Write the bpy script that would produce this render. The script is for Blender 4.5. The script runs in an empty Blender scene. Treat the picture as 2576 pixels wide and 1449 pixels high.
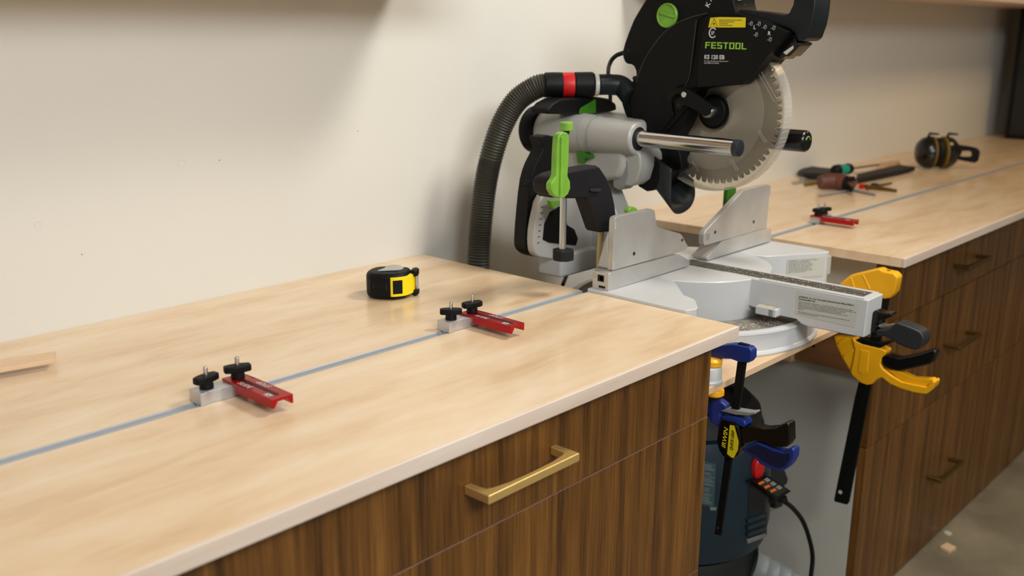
import bpy, bmesh, math, random
from mathutils import Vector, Matrix
random.seed(7)
SC = bpy.context.scene
COL = SC.collection

# ------------------------------------------------------------------ camera
# bench coordinates: x along the benches, y towards the wall, z up; the bench top is z = 0
# (everything is lifted by H at the end so that the floor is z = 0)
H = 0.9144
CAM = Vector((-1.35094, -0.75185, 0.45228))
RX = Vector((0.67865, -0.73443, 0.00657)); UP = Vector((0.18103, 0.17594, 0.96761)); FW = Vector((0.71180, 0.65548, -0.25235))
FPX = 2483.6
cd = bpy.data.cameras.new('camera'); cam = bpy.data.objects.new('camera', cd); COL.objects.link(cam)
m = Matrix((RX, UP, -FW)).transposed().to_4x4(); m.translation = CAM
cam.matrix_world = m
cd.sensor_width = 36.0; cd.sensor_fit = 'HORIZONTAL'; cd.lens = 36.0 * FPX / 2576.0
cd.clip_start = 0.05; cd.clip_end = 60
cd.dof.use_dof = True; cd.dof.focus_distance = 1.55; cd.dof.aperture_fstop = 3.8
SC.camera = cam

# ------------------------------------------------------------------ world, lights, exposure
w = bpy.data.worlds.new('world'); SC.world = w; w.use_nodes = True
bg = w.node_tree.nodes['Background']; bg.inputs[0].default_value = (1.0, 0.96, 0.90, 1); bg.inputs[1].default_value = 0.30
def area(name, loc, target, size, power, color, size_y=None):
    l = bpy.data.lights.new(name, 'AREA'); l.energy = power; l.color = color; l.size = size
    if size_y: l.shape = 'RECTANGLE'; l.size_y = size_y
    o = bpy.data.objects.new(name, l); COL.objects.link(o); o.location = loc
    o.rotation_euler = (Vector(target) - Vector(loc)).to_track_quat('-Z', 'Y').to_euler()
    return o
area('ceiling_lamp_over_saw', (0.50, -0.32, 1.56), (0.0, 0.25, 0), 0.42, 29, (1.0, 0.95, 0.88))
area('shop_ceiling_panel', (-1.0, -1.9, 1.55), (-0.1, 0.4, 0.05), 1.4, 80, (0.97, 0.98, 1.0), 0.8)
area('ceiling_lamp_left', (-1.3, -0.55, 1.56), (-0.9, 0.3, 0), 0.5, 5, (1.0, 0.96, 0.91))
area('warm_lamp_right', (2.5, -0.5, 1.55), (2.4, 0.4, 0), 0.4, 13, (1.0, 0.68, 0.34))
SC.view_settings.view_transform = 'Standard'; SC.view_settings.look = 'None'
SC.view_settings.gamma = 1.0; SC.view_settings.use_curve_mapping = False
SC.view_settings.exposure = 0.0

# ------------------------------------------------------------------ helpers
def ray(x, y): return RX * ((x - 1288) / FPX) + UP * (-(y - 724.5) / FPX) + FW
def at(x, y, ax, v):
    d = ray(x, y); i = 'xyz'.index(ax); return CAM + d * ((v - CAM[i]) / d[i])
def ats(pts, ax, v): return [at(x, y, ax, v) for x, y in pts]
def srgb(h):
    h = h.lstrip('#'); c = [int(h[i:i+2], 16) / 255 for i in (0, 2, 4)]
    return tuple((v / 12.92 if v <= .04045 else ((v + .055) / 1.055) ** 2.4) for v in c) + (1,)
WL = {}
def tag(o, label=None, cat=None, group=None, kind=None):
    if label: o['label'] = label
    if cat: o['category'] = cat
    if group: o['group'] = group
    if kind: o['kind'] = kind
    return o
def thing(name, loc, label, cat, group=None):
    o = bpy.data.objects.new(name, None); COL.objects.link(o); o.empty_display_size = .02
    o.location = loc; WL[o] = Vector(loc); return tag(o, label, cat, group)
def fin(name, bm, mat, parent=None, bevel=0, seg=2, ang=32, smooth=True, label=None):
    """link a bmesh given in bench coordinates as one object"""
    bmesh.ops.remove_doubles(bm, verts=bm.verts, dist=1e-6)
    bmesh.ops.recalc_face_normals(bm, faces=bm.faces)
    lo = Vector([min(v.co[i] for v in bm.verts) for i in range(3)]); hi = Vector([max(v.co[i] for v in bm.verts) for i in range(3)])
    c = (lo + hi) / 2
    for v in bm.verts: v.co -= c
    for f in bm.faces: f.smooth = smooth
    for e in bm.edges:
        if len(e.link_faces) == 2 and e.calc_face_angle(0) > math.radians(ang): e.smooth = False
    me = bpy.data.meshes.new(name); bm.to_mesh(me); bm.free()
    if mat: me.materials.append(mat)
    o = bpy.data.objects.new(name, me); COL.objects.link(o)
    WL[o] = c
    if parent: o.parent = parent; o.location = c - WL[parent]
    else: o.location = c
    if bevel:
        b = o.modifiers.new('bevel', 'BEVEL'); b.width = bevel; b.segments = seg; b.limit_method = 'ANGLE'; b.angle_limit = math.radians(35)
        b.harden_normals = False
        if smooth:
            n = o.modifiers.new('normals', 'WEIGHTED_NORMAL'); n.keep_sharp = False
            for e in me.edges: e.use_edge_sharp = False
    if label: o['label'] = label
    return o
def bbox(bm, lo, hi):
    r = bmesh.ops.create_cube(bm, size=1)
    for v in r['verts']: v.co = Vector([lo[i] + (v.co[i] + .5) * (hi[i] - lo[i]) for i in range(3)])
    return r['verts']
def box(name, lo, hi, mat, parent=None, bevel=0, **k):
    bm = bmesh.new(); bbox(bm, lo, hi); return fin(name, bm, mat, parent, bevel, **k)
def bprism(bm, pts, ext):
    vs = [bm.verts.new(p) for p in pts]; f = bm.faces.new(vs)
    g = bmesh.ops.extrude_face_region(bm, geom=[f])
    bmesh.ops.translate(bm, verts=[v for v in g['geom'] if isinstance(v, bmesh.types.BMVert)], vec=Vector(ext))
def prism(name, pts, ext, mat, parent=None, bevel=0, **k):
    bm = bmesh.new(); bprism(bm, [Vector(p) for p in pts], ext); return fin(name, bm, mat, parent, bevel, **k)
def pp(name, px, ax, v, d, mat, parent=None, bevel=0, sm=0, **k):
    """profile outlined on the real plane ax=v, given real thickness d along ax"""
    P = ats(px, ax, v)
    if sm: P = spl(P, sm, True)
    e = [0, 0, 0]; e['xyz'.index(ax)] = d
    return prism(name, P, e, mat, parent, bevel, **k)
def spl(P, n=4, closed=False):
    P = [Vector(p) for p in P]; N = len(P); out = []
    rng = range(N) if closed else range(N - 1)
    for i in rng:
        g = (lambda j: P[j % N]) if closed else (lambda j: P[min(max(j, 0), N - 1)])
        a, b, c, d = g(i-1), g(i), g(i+1), g(i+2)
        for k in range(n):
            t = k / n
            out.append(.5 * ((2*b) + (c-a)*t + (2*a-5*b+4*c-d)*t*t + (3*b-a-3*c+d)*t**3))
    if not closed: out.append(P[-1])
    return out
def btube(bm, P, r, seg=16, caps=True):
    P = [Vector(p) for p in P]; n = len(P); rr = r if isinstance(r, (list, tuple)) else [r] * n
    t0 = (P[1] - P[0]).normalized(); u = t0.orthogonal().normalized(); rings = []
    for i in range(n):
        t = (P[min(i+1, n-1)] - P[max(i-1, 0)]).normalized()
        u = (u - t * u.dot(t)).normalized(); v = t.cross(u)
        rings.append([bm.verts.new(P[i] + (u * math.cos(2*math.pi*k/seg) + v * math.sin(2*math.pi*k/seg)) * rr[i]) for k in range(seg)])
    for a, b in zip(rings, rings[1:]):
        for k in range(seg): bm.faces.new((a[k], a[(k+1) % seg], b[(k+1) % seg], b[k]))
    if caps: bm.faces.new(rings[0][::-1]); bm.faces.new(rings[-1])
def tube(name, P, r, mat, parent=None, seg=16, bevel=0, **k):
    bm = bmesh.new(); btube(bm, P, r, seg); return fin(name, bm, mat, parent, bevel, **k)
def cyl(name, a, b, r, mat, parent=None, seg=32, bevel=0, r2=None, **k):
    return tube(name, [a, b], [r, r if r2 is None else r2], mat, parent, seg, bevel, **k)
def lathe(name, c, axis, prof, mat, parent=None, seg=48, **k):
    """prof: list of (radius, height along axis)"""
    bm = bmesh.new(); ax = Vector(axis).normalized(); u = ax.orthogonal().normalized(); v = ax.cross(u); c = Vector(c); rings = []
    for r, h in prof:
        rings.append([bm.verts.new(c + ax*h + (u*math.cos(2*math.pi*i/seg) + v*math.sin(2*math.pi*i/seg)) * max(r, 1e-5)) for i in range(seg)])
    for a, b in zip(rings, rings[1:]):
        for i in range(seg): bm.faces.new((a[i], a[(i+1) % seg], b[(i+1) % seg], b[i]))
    bm.faces.new(rings[0][::-1]); bm.faces.new(rings[-1])
    return fin(name, bm, mat, parent, **k)
def text(name, s, org, right, up, size, mat, parent=None, width=None, bold=0.0, shear=0, spacing=1.0, align='LEFT', th=.0002, line=1.0):
    """raised print: org = lower-left of first line, real size cap height"""
    cu = bpy.data.curves.new(name, 'FONT'); cu.body = s; cu.size = 1; cu.offset = bold; cu.shear = shear
    cu.space_character = spacing; cu.align_x = align; cu.space_line = line; cu.resolution_u = 3
    to = bpy.data.objects.new(name, cu); COL.objects.link(to)
    bpy.context.view_layer.update()
    me = bpy.data.meshes.new_from_object(to.evaluated_get(bpy.context.evaluated_depsgraph_get()))
    bpy.data.objects.remove(to); bpy.data.curves.remove(cu)
    R = Vector(right).normalized(); U = Vector(up); U = (U - R*U.dot(R)).normalized(); N = R.cross(U)
    xs = [v.co.x for v in me.vertices]; k = size / .69
    kx = k if width is None else width / (max(xs) - min(xs)); x0 = min(xs) if width is not None else 0
    bm = bmesh.new(); bm.from_mesh(me); bpy.data.meshes.remove(me)
    O = Vector(org)
    for v in bm.verts: v.co = O + R*((v.co.x - x0)*kx) + U*(v.co.y*k) + N*th
    return fin_keep(name, bm, mat, parent)
def fin_keep(name, bm, mat, parent):
    lo = Vector([min(v.co[i] for v in bm.verts) for i in range(3)]); hi = Vector([max(v.co[i] for v in bm.verts) for i in range(3)]); c = (lo+hi)/2
    for v in bm.verts: v.co -= c
    me = bpy.data.meshes.new(name); bm.to_mesh(me); bm.free(); me.materials.append(mat)
    o = bpy.data.objects.new(name, me); COL.objects.link(o); WL[o] = c
    if parent: o.parent = parent; o.location = c - WL[parent]
    else: o.location = c
    return o
def ptext(name, s, BL, BR, TL, ax, v, mat, parent, **k):
    a, b, c = at(*BL, ax, v), at(*BR, ax, v), at(*TL, ax, v)
    return text(name, s, a, b - a, c - a, (c - a).length, mat, parent, width=(b - a).length, **k)

# ------------------------------------------------------------------ materials
def mat(name, col, rough=.5, metal=0, coat=0, noise=0, nscale=40, bump=0, bscale=200, spec=.5, trans=0, aniso=0):
    m = bpy.data.materials.new(name); m.use_nodes = True; nt = m.node_tree; N = nt.nodes; L = nt.links
    b = N['Principled BSDF']; c = srgb(col) if isinstance(col, str) else col
    b.inputs['Base Color'].default_value = c; b.inputs['Roughness'].default_value = rough; b.inputs['Metallic'].default_value = metal
    b.inputs['Coat Weight'].default_value = coat; b.inputs['Coat Roughness'].default_value = .12; b.inputs['Specular IOR Level'].default_value = spec
    b.inputs['Transmission Weight'].default_value = trans
    tc = N.new('ShaderNodeTexCoord')
    if noise:
        n = N.new('ShaderNodeTexNoise'); n.inputs['Scale'].default_value = nscale; n.inputs['Detail'].default_value = 6; L.new(tc.outputs['Object'], n.inputs['Vector'])
        r = N.new('ShaderNodeValToRGB'); r.color_ramp.elements[0].position = .3; r.color_ramp.elements[1].position = .72
        r.color_ramp.elements[0].color = tuple(x*(1-noise) for x in c[:3]) + (1,); r.color_ramp.elements[1].color = tuple(min(1, x*(1+noise)) for x in c[:3]) + (1,)
        L.new(n.outputs['Fac'], r.inputs['Fac']); L.new(r.outputs['Color'], b.inputs['Base Color'])
    if bump:
        n2 = N.new('ShaderNodeTexNoise'); n2.inputs['Scale'].default_value = bscale; n2.inputs['Detail'].default_value = 4; L.new(tc.outputs['Object'], n2.inputs['Vector'])
        bp = N.new('ShaderNodeBump'); bp.inputs['Strength'].default_value = bump; bp.inputs['Distance'].default_value = .001
        L.new(n2.outputs['Fac'], bp.inputs['Height']); L.new(bp.outputs['Normal'], b.inputs['Normal'])
    return m
def wood(name, cols, scale, stretch, rough=.4, coat=0, swirl=.0, fine=1.0, dist=1.2):
    """cols: list of (pos, hex); stretch: xyz multipliers (small = grain runs that way)"""
    m = bpy.data.materials.new(name); m.use_nodes = True; nt = m.node_tree; N = nt.nodes; L = nt.links
    b = N['Principled BSDF']; b.inputs['Roughness'].default_value = rough; b.inputs['Coat Weight'].default_value = coat; b.inputs['Coat Roughness'].default_value = .13
    tc = N.new('ShaderNodeTexCoord'); mp = N.new('ShaderNodeMapping'); mp.inputs['Scale'].default_value = stretch
    L.new(tc.outputs['Object'], mp.inputs['Vector'])
    n0 = N.new('ShaderNodeTexNoise'); n0.inputs['Scale'].default_value = scale * .35; n0.inputs['Detail'].default_value = 3; n0.inputs['Distortion'].default_value = dist
    L.new(mp.outputs[0], n0.inputs['Vector'])
    # contour rings out of the big noise make cathedral figure
    mul = N.new('ShaderNodeMath'); mul.operation = 'MULTIPLY'; mul.inputs[1].default_value = 9.0; L.new(n0.outputs['Fac'], mul.inputs[0])
    sn = N.new('ShaderNodeMath'); sn.operation = 'SINE'; L.new(mul.outputs[0], sn.inputs[0])
    m2 = N.new('ShaderNodeMath'); m2.operation = 'MULTIPLY_ADD'; m2.inputs[1].default_value = swirl; m2.inputs[2].default_value = 0; L.new(sn.outputs[0], m2.inputs[0])
    n1 = N.new('ShaderNodeTexNoise'); n1.inputs['Scale'].default_value = scale; n1.inputs['Detail'].default_value = 8; n1.inputs['Roughness'].default_value = .62; n1.inputs['Distortion'].default_value = .3
    L.new(mp.outputs[0], n1.inputs['Vector'])
    ad = N.new('ShaderNodeMath'); ad.operation = 'ADD'; L.new(n1.outputs['Fac'], ad.inputs[0]); L.new(m2.outputs[0], ad.inputs[1])
    n2 = N.new('ShaderNodeTexNoise'); n2.inputs['Scale'].default_value = scale * 6; n2.inputs['Detail'].default_value = 3; L.new(mp.outputs[0], n2.inputs['Vector'])
    m3 = N.new('ShaderNodeMath'); m3.operation = 'MULTIPLY_ADD'; m3.inputs[1].default_value = .25 * fine; m3.inputs[2].default_value = -.125 * fine; L.new(n2.outputs['Fac'], m3.inputs[0])
    ad2 = N.new('ShaderNodeMath'); ad2.operation = 'ADD'; L.new(ad.outputs[0], ad2.inputs[0]); L.new(m3.outputs[0], ad2.inputs[1])
    r = N.new('ShaderNodeValToRGB'); el = r.color_ramp.elements
    el[0].position = cols[0][0]; el[0].color = srgb(cols[0][1]); el[1].position = cols[-1][0]; el[1].color = srgb(cols[-1][1])
    for p, c in cols[1:-1]: e = el.new(p); e.color = srgb(c)
    L.new(ad2.outputs[0], r.inputs['Fac']); L.new(r.outputs['Color'], b.inputs['Base Color'])
    bp = N.new('ShaderNodeBump'); bp.inputs['Strength'].default_value = .05; bp.inputs['Distance'].default_value = .0006
    L.new(ad2.outputs[0], bp.inputs['Height']); L.new(bp.outputs['Normal'], b.inputs['Normal'])
    return m
MAPLE = wood('maple_top', [(.25, '#D0B08A'), (.42, '#DDC39F'), (.60, '#E4CFB1'), (.78, '#EAD9C2')], 8, (.5, 2.2, 2.2), .36, .35, .09, .5)
NOSE = wood('maple_edge', [(.3, '#CDB8A4'), (.5, '#D8C6B4'), (.7, '#DFD1C2')], 6, (.4, 3, 6), .45, .1, .04, .4)
ENDW = wood('maple_side', [(.3, '#B78F6C'), (.7, '#C49C78')], 8, (3, .5, 6), .5, 0, .04, .4)
CLEAT = wood('stained_cleat', [(.3, '#7A5030'), (.7, '#96683F')], 8, (6, .5, 6), .5, 0, .05, .5)
PLY = wood('plywood_shelf', [(.3, '#D2B08A'), (.7, '#E2C5A2')], 6, (.4, 3, 3), .5, 0, .05, .5)
WALNUT = wood('walnut_laminate', [(.27, '#3F250C'), (.42, '#5F3C14'), (.55, '#70491C'), (.68, '#845826'), (.82, '#976B33')], 34, (1.5, 1.5, .05), .42, .08, .035, 1.9, .6)
WALL = mat('wall_paint', '#D9D7CE', .6, noise=.015, nscale=3, bump=.12, bscale=260)
WALL2 = mat('shaded_side_wall', '#8E8C80', .7, noise=.03, nscale=3)  # darker than the back wall: its shade is put into the paint
CEIL = mat('ceiling_paint', '#D8D2C4', .8)
CONC = mat('concrete', '#7C7460', .55, noise=.35, nscale=5, bump=.2, bscale=60)
EDGE = mat('lit_edge', '#8E6F5E', .5)  # pale tone paints the light caught along a drawer's top edge
WHITE = mat('white_melamine', '#BCBBB1', .45, noise=.02, nscale=5)
ALU = mat('brushed_aluminium', '#C9CACB', .38, .65, noise=.04, nscale=30)
TRK = mat('anodised_track', '#A6AAAE', .5, .35)
ALUF = mat('machined_fence', '#C9C8C4', .36, .6, noise=.10, nscale=14)
CASTA = mat('cast_aluminium', '#B9BABA', .5, .35, noise=.05, nscale=20, bump=.15, bscale=300)
STEEL = mat('polished_steel', '#C8C8C8', .16, 1)
ZINC = mat('zinc_bolt', '#C9CCC9', .28, 1)
PAINT = mat('light_grey_paint', '#C6C8C8', .33, .0, coat=.25, noise=.02, nscale=12, bump=.06, bscale=500)
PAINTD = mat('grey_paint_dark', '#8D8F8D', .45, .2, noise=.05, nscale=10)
SILV = mat('silver_casting', '#ABABA6', .42, .1, noise=.04, nscale=8)
BLK = mat('black_plastic', '#0D0E0E', .5, spec=.18, noise=.12, nscale=30, bump=.08, bscale=900)
BLKG = mat('black_gloss_plastic', '#08090A', .24)
RUB = mat('grey_rubber', '#1D2225', .5, noise=.15, nscale=14)
RUBT = mat('dark_teal_rubber', '#151C1F', .42, spec=.3, noise=.15, nscale=10)
DUSTB = mat('dusty_black_plastic', '#17171A', .55, spec=.25, noise=.3, nscale=14)
DARK = mat('dark_recess', '#060606', .7)
HOSE = mat('hose_plastic', '#3B3A30', .45)
GRN = mat('green_plastic', '#72A836', .4, noise=.15, nscale=30)
GRND = mat('dark_green_plastic', '#2F6E0C', .45)
REDA = mat('red_anodised', '#A80A12', .3, .45)
REDP = mat('red_plastic', '#C01518', .4, noise=.08, nscale=30)
BRASS = mat('brushed_brass', '#EAC67C', .40, .7, noise=.03, nscale=40)
BRASSD = mat('aged_brass', '#8A7440', .36, 1)
YEL = mat('yellow_plastic', '#F0AE0C', .42, noise=.06, nscale=20)
YELT = mat('tape_yellow', '#F2D80C', .3)
YELL = mat('label_yellow', '#DCC815', .45)
BLU = mat('blue_plastic', '#142C78', .38, noise=.12, nscale=20)
VBLUE = mat('vacuum_blue', '#0B2532', .4, noise=.12, nscale=8)
VGREY = mat('vacuum_grey', '#6E7474', .5, noise=.1, nscale=12)
VBLK = mat('vacuum_black', '#15191A', .5, noise=.15, nscale=12)
CREAM = mat('carbide_tips_dusty', '#D8D2C0', .45, .1)
BLADE = mat('blade_steel', '#A39D90', .36, .6, noise=.18, nscale=9)
LEDGE = mat('dusty_ledge', '#77736A', .8, noise=.35, nscale=40)
KERF = mat('kerf_plate', '#4A4842', .55, noise=.35, nscale=60)
LBL = mat('sticker_grey', '#BFC0B6', .4)
INK = mat('sticker_ink', '#1E1E1E', .6)
WINK = mat('white_ink', '#C9CBCB', .5)
GINK = mat('green_ink', '#8DC63F', .5)
BRN = mat('brown_leather', '#5A3022', .55, noise=.25, nscale=20)
TEAL = mat('teal_handle', '#0C8A78', .35)
MUST = mat('mustard_foam', '#6E5610', .6)
ORNG = mat('orange_ink', '#E07018', .5)
DUST = mat('sawdust', '#B9B19A', .9, noise=.3, nscale=80)
def clear(name, tint, fac, rough=.08):
    m = bpy.data.materials.new(name); m.use_nodes = True; nt = m.node_tree; N = nt.nodes; L = nt.links
    b = N['Principled BSDF']; b.inputs['Base Color'].default_value = srgb(tint); b.inputs['Roughness'].default_value = rough; b.inputs['Coat Weight'].default_value = .5
    t = N.new('ShaderNodeBsdfTransparent'); t.inputs[0].default_value = (.93, .92, .89, 1)
    lw = N.new('ShaderNodeLayerWeight'); lw.inputs[0].default_value = .35
    mx = N.new('ShaderNodeMath'); mx.operation = 'MULTIPLY_ADD'; mx.inputs[1].default_value = .5; mx.inputs[2].default_value = fac; mx.use_clamp = True
    L.new(lw.outputs['Facing'], mx.inputs[0])
    ms = N.new('ShaderNodeMixShader'); L.new(mx.outputs[0], ms.inputs[0]); L.new(t.outputs[0], ms.inputs[1]); L.new(b.outputs[0], ms.inputs[2])
    L.new(ms.outputs[0], N['Material Output'].inputs[0]); return m
CLR = clear('clear_guard_plastic', '#CFCBC0', .02)
CLRR = clear('frosted_guard_rim', '#E6E3DC', .08, .15)
CLRH = clear('hazy_guard_side', '#B8B3A6', .16, .2)

# ------------------------------------------------------------------ setting
D = .748; XR = 3.66
def struct(o): o['kind'] = 'structure'; return o
struct(box('floor', (-3.2, -3.6, -H - .1), (XR + .1, D + .1, -H), CONC))
struct(box('wall_back', (-3.2, D, -H), (XR + .1, D + .1, 1.6), WALL))
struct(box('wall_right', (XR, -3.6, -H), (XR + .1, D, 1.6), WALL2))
struct(box('ceiling', (-3.2, -3.6, 1.6), (XR + .1, D + .1, 1.7), CEIL))

wb = bpy.data.objects['wall_back']
for px_, py_, rr_ in ((457, 413, .0075), (95, 565, .005)):
    c = at(px_, py_, 'y', D); bm = bmesh.new(); btube(bm, [c + Vector((math.cos(a)*rr_*(1 + .15*math.sin(3*a)), -.0001, math.sin(a)*rr_*(1 + .1*math.cos(2*a)))) for a in [2*math.pi*i/18 for i in range(18)]], .00045, 5); fin('filler_ring', bm, WALL, wb)
for px_, py_ in ((552, 403), (206, 640), (900, 330)):
    c = at(px_, py_, 'y', D); cyl('nail_mark', c + Vector((0, -.0004, 0)), c + Vector((0, .001, 0)), .0011, PAINTD, wb, 10)
# upper shelves above the benches
def upper(x0, x1, label):
    t = thing('upper_cabinet', ((x0+x1)/2, D - .15, .562), label, 'cabinet', 'wall cabinets above the benches')
    box('bottom_panel', (x0, D - .30, .562), (x1, D - .0005, .580), NOSE, t, .001)
    box('carcass', (x0, D - .30, .5805), (x1, D - .0005, 1.2), WALNUT, t)
    return t
upper(.66, XR - .002, 'wall cabinet with pale wooden underside along the top right edge of the photo')
upper(-2.9, -.04, 'wall cabinet above the near left bench, just outside the top of the photo')

# ------------------------------------------------------------------ worktops
TY0, TY1 = .3055, .3245
def worktop(x0, x1, side, label, th):
    t = thing('worktop', ((x0+x1)/2, .37, -th), label, 'worktop')
    n = .007
    P = [(n, 0), (TY0, 0), (TY0, -.0125), (TY1, -.0125), (TY1, 0), (D - .0005, 0), (D - .0005, -th), (n, -th)]
    s = prism('slab', [(x0, y, z) for y, z in P], (x1 - x0, 0, 0), MAPLE, t, .0004)
    box('nosing', (x0, 0, -th), (x1, n - .0001, 0), NOSE, t, .0012)
    # aluminium channel: floor, two walls and two lips
    a, b = TY0 + .0003, TY1 - .0003
    pr = [(a, .0002), (a, -.012), (b, -.012), (b, .0002), (b - .0012, .0002), (b - .0020, -.0009), (b - .0048, -.0009), (b - .0050, -.0042), (a + .0050, -.0042), (a + .0048, -.0009), (a + .0020, -.0009), (a + .0012, .0002)]
    bm = bmesh.new(); bprism(bm, [Vector((x0 - (.0 if side < 0 else .002), y, z)) for y, z in pr], (x1 - x0 + .002, 0, 0)); fin('track', bm, TRK, t, .0003, smooth=False, label='aluminium t-track let into the wooden worktop')
    return t
worktop(-2.6, 0, 1, 'pale maple worktop of the near left bench, with two red stops in its aluminium track', .0207)
worktop(.668, XR - .002, -1, 'pale maple worktop of the far right bench, with scattered hand tools on it', .0197)

# ------------------------------------------------------------------ cabinets
def pull(name, x0, x1, yw, z0, z1, proj, m, parent):
    """arched bar pull: plan outline in xy, extruded in z"""
    f = .011; yf = yw - proj; P = []
    out = [(x0, yw), (x0 - .0 , yf), (x1 + .0, yf), (x1, yw), (x1 - f, yw)]
    inn = [(x1 - f - .002, yf + .017), (x1 - f - .010, yf + .0135), (x1 - f - .035, yf + .0095), ((x0+x1)/2, yf + .0085), (x0 + f + .035, yf + .0095), (x0 + f + .010, yf + .0135), (x0 + f + .002, yf + .017), (x0 + f, yw)]
    P = out + inn
    return prism(name, [(x, y, z0) for x, y in P], (0, 0, z1 - z0), m, parent, .0016, seg=3)
def cabinet(label, x0, x1, yf, side, handles, seams, hm, ncol=1, pull2=False):
    t = thing('drawer_cabinet', ((x0+x1)/2, .4, -H), label, 'cabinet', 'walnut drawer cabinets under the benches')
    top = -.0215
    box('carcass', (x0, yf + .0205, -H), (x1, D - .003, top), WHITE, t, .0008)
    zs = [top - .001] + seams + [-H + .004]
    for i in range(len(zs) - 1):
        d = box('drawer_front', (x0, yf, zs[i+1] + .0011), (x1, yf + .019, zs[i] - .0011), WALNUT, t, .0009)
        if i and x0 < 0: box('top_edge_highlight', (x0 + .001, yf + .0004, zs[i] - .0011), (x1 - .001, yf + .0186, zs[i] - .0005), EDGE, d)  # thin strip added as a painted highlight above the seam
        if i < len(handles) and handles[i]:
            a, b, z0, z1, pj = handles[i]
            if pull2:
                bm = bmesh.new(); bbox(bm, (a, yf - pj, z0), (b, yf - pj + .008, z1))
                for q in (a + .012, b - .02): bbox(bm, (q, yf - pj + .004, z0 + .001), (q + .008, yf, z1 - .001))
                fin('handle', bm, hm, d, .001)
            else: pull('handle', a, b, yf, z0, z1, pj, hm, d)
    return t
yL = .0405
sL = [at(1781, 1047, 'x', -.0125).z, at(1756, 1431, 'x', -.0125).z]
cabinet('walnut drawer cabinet of the near left bench, with a large brass pull', -.955, -.0125, yL, 1,
        [(-.575, -.402, -.0985, -.0865, .0425), (-.575, -.402, -.318, -.306, .0425), (-.575, -.402, -.62, -.608, .0425)], sL, BRASS)
t = cabinet('walnut drawer cabinet under the near bench, left of the one with brass pulls', -2.55, -.958, yL, 1, [], sL, BRASS)
yR = .0692
hr = [(1.178, 1.348, -.1185, -.1085, .040), (1.178, 1.348, -.3275, -.3175, .040), (1.170, 1.340, -.6935, -.6835, .040)]
cabinet('walnut drawer cabinet with three thin brass pulls at the near end of the right bench', .745, 1.825, yR, 1, hr, [-.1816, -.4715], BRASSD)
cabinet('walnut drawer cabinet further along the far right bench, reaching the side wall', 1.828, XR - .004, yR, 1, [], [-.1816, -.4715], BRASSD)

# ------------------------------------------------------------------ platform between the benches
pz = -.113
t = thing('saw_platform', (.37, .38, pz - .012), 'low plywood shelf between the two benches, carrying the mitre saw', 'shelf')
prism('shelf_board', [(-.0115, .042, pz - .012), (.68, .042, pz - .012), (.68, .068, pz - .012), (.7445, .068, pz - .012), (.7445, .52, pz - .012), (-.0115, .52, pz - .012)], (0, 0, .012), PLY, t, .0008)
box('support_cleat', (.7255, .072, -.293), (.7445, .255, pz - .0125), CLEAT, t, .001, label='reddish wooden cleat under the right end of the shelf')
box('support_cleat', (-.0115, .060, pz - .095), (.0190, .50, pz - .0125), ENDW, t, .001)
box('support_cleat', (.0195, .48, pz - .075), (.7250, .50, pz - .0125), ENDW, t, .001)
box('support_post', (.7100, .2555, -.296), (.7445, .285, pz - .0125), PLY, t, .001)
for cz_, cy_ in ((-.18, .13), (-.25, .21)): cyl('cleat_screw', (.7250, cy_, cz_), (.7262, cy_, cz_), .004, DARK, t, 12)

# ------------------------------------------------------------------ mitre saw
S = thing('miter_saw', (.306, .33, pz), 'black and grey sliding mitre saw with green controls on the shelf between the benches', 'mitre saw')
T0 = .006
CX, CY = .306, .285
# base ring with dusty ledge
lathe('base_ring', (CX, CY, pz), (0, 0, 1), [(.248, 0), (.250, .004), (.248, .008), (.245, .010), (.243, .039), (.246, .041), (.245, .0445), (.240, .046), (.231, .046), (.229, .040), (.150, .039), (.148, .02)], PAINT, S, 96)
lathe('dust_ledge', (CX, CY, pz + .0402), (0, 0, 1), [(.2285, 0), (.228, .0008), (.150, .0010), (.149, .0)], LEDGE, S, 96, label='dusty dark ledge of the turntable ring')
# base feet
fq = at(1824, 957, 'z', pz)
foot0 = Vector((fq.x - .023, fq.y + .020, pz))
for k, x in ((0, foot0.x - .016), (1, .560)):
    lathe('foot', (x + .016, foot0.y if k == 0 else .085, pz), (0, 0, 1), [(.025, 0), (.026, .004), (.0235, .007), (.0230, .026), (.022, .028)], PAINT, S, 32)
box('base_back', (.082, .44, -.014), (.36, .50, .032), PAINT, S, .006)
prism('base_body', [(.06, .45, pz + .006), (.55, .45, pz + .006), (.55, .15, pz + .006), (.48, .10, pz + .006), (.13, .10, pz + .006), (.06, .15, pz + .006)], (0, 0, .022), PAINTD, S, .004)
# wings of the table
LW = [(.0012, .31), (.0008, .106), (.004, .100), (.020, .095), (.030, .096), (.066, .124), (.074, .132), (.084, .160), (.155, .226), (.158, .31)]
prism('table_wing', [(x, y, T0) for x, y in LW], (0, 0, -.052), PAINT, S, .002)
RW = [(.455, .31), (.452, .235), (.468, .205), (.50, .188), (.585, .136), (.602, .136), (.610, .16), (.612, .31)]
wr = prism('table_wing', [(x, y, T0) for x, y in RW], (0, 0, -.072), PAINT, S, .002)
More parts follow.
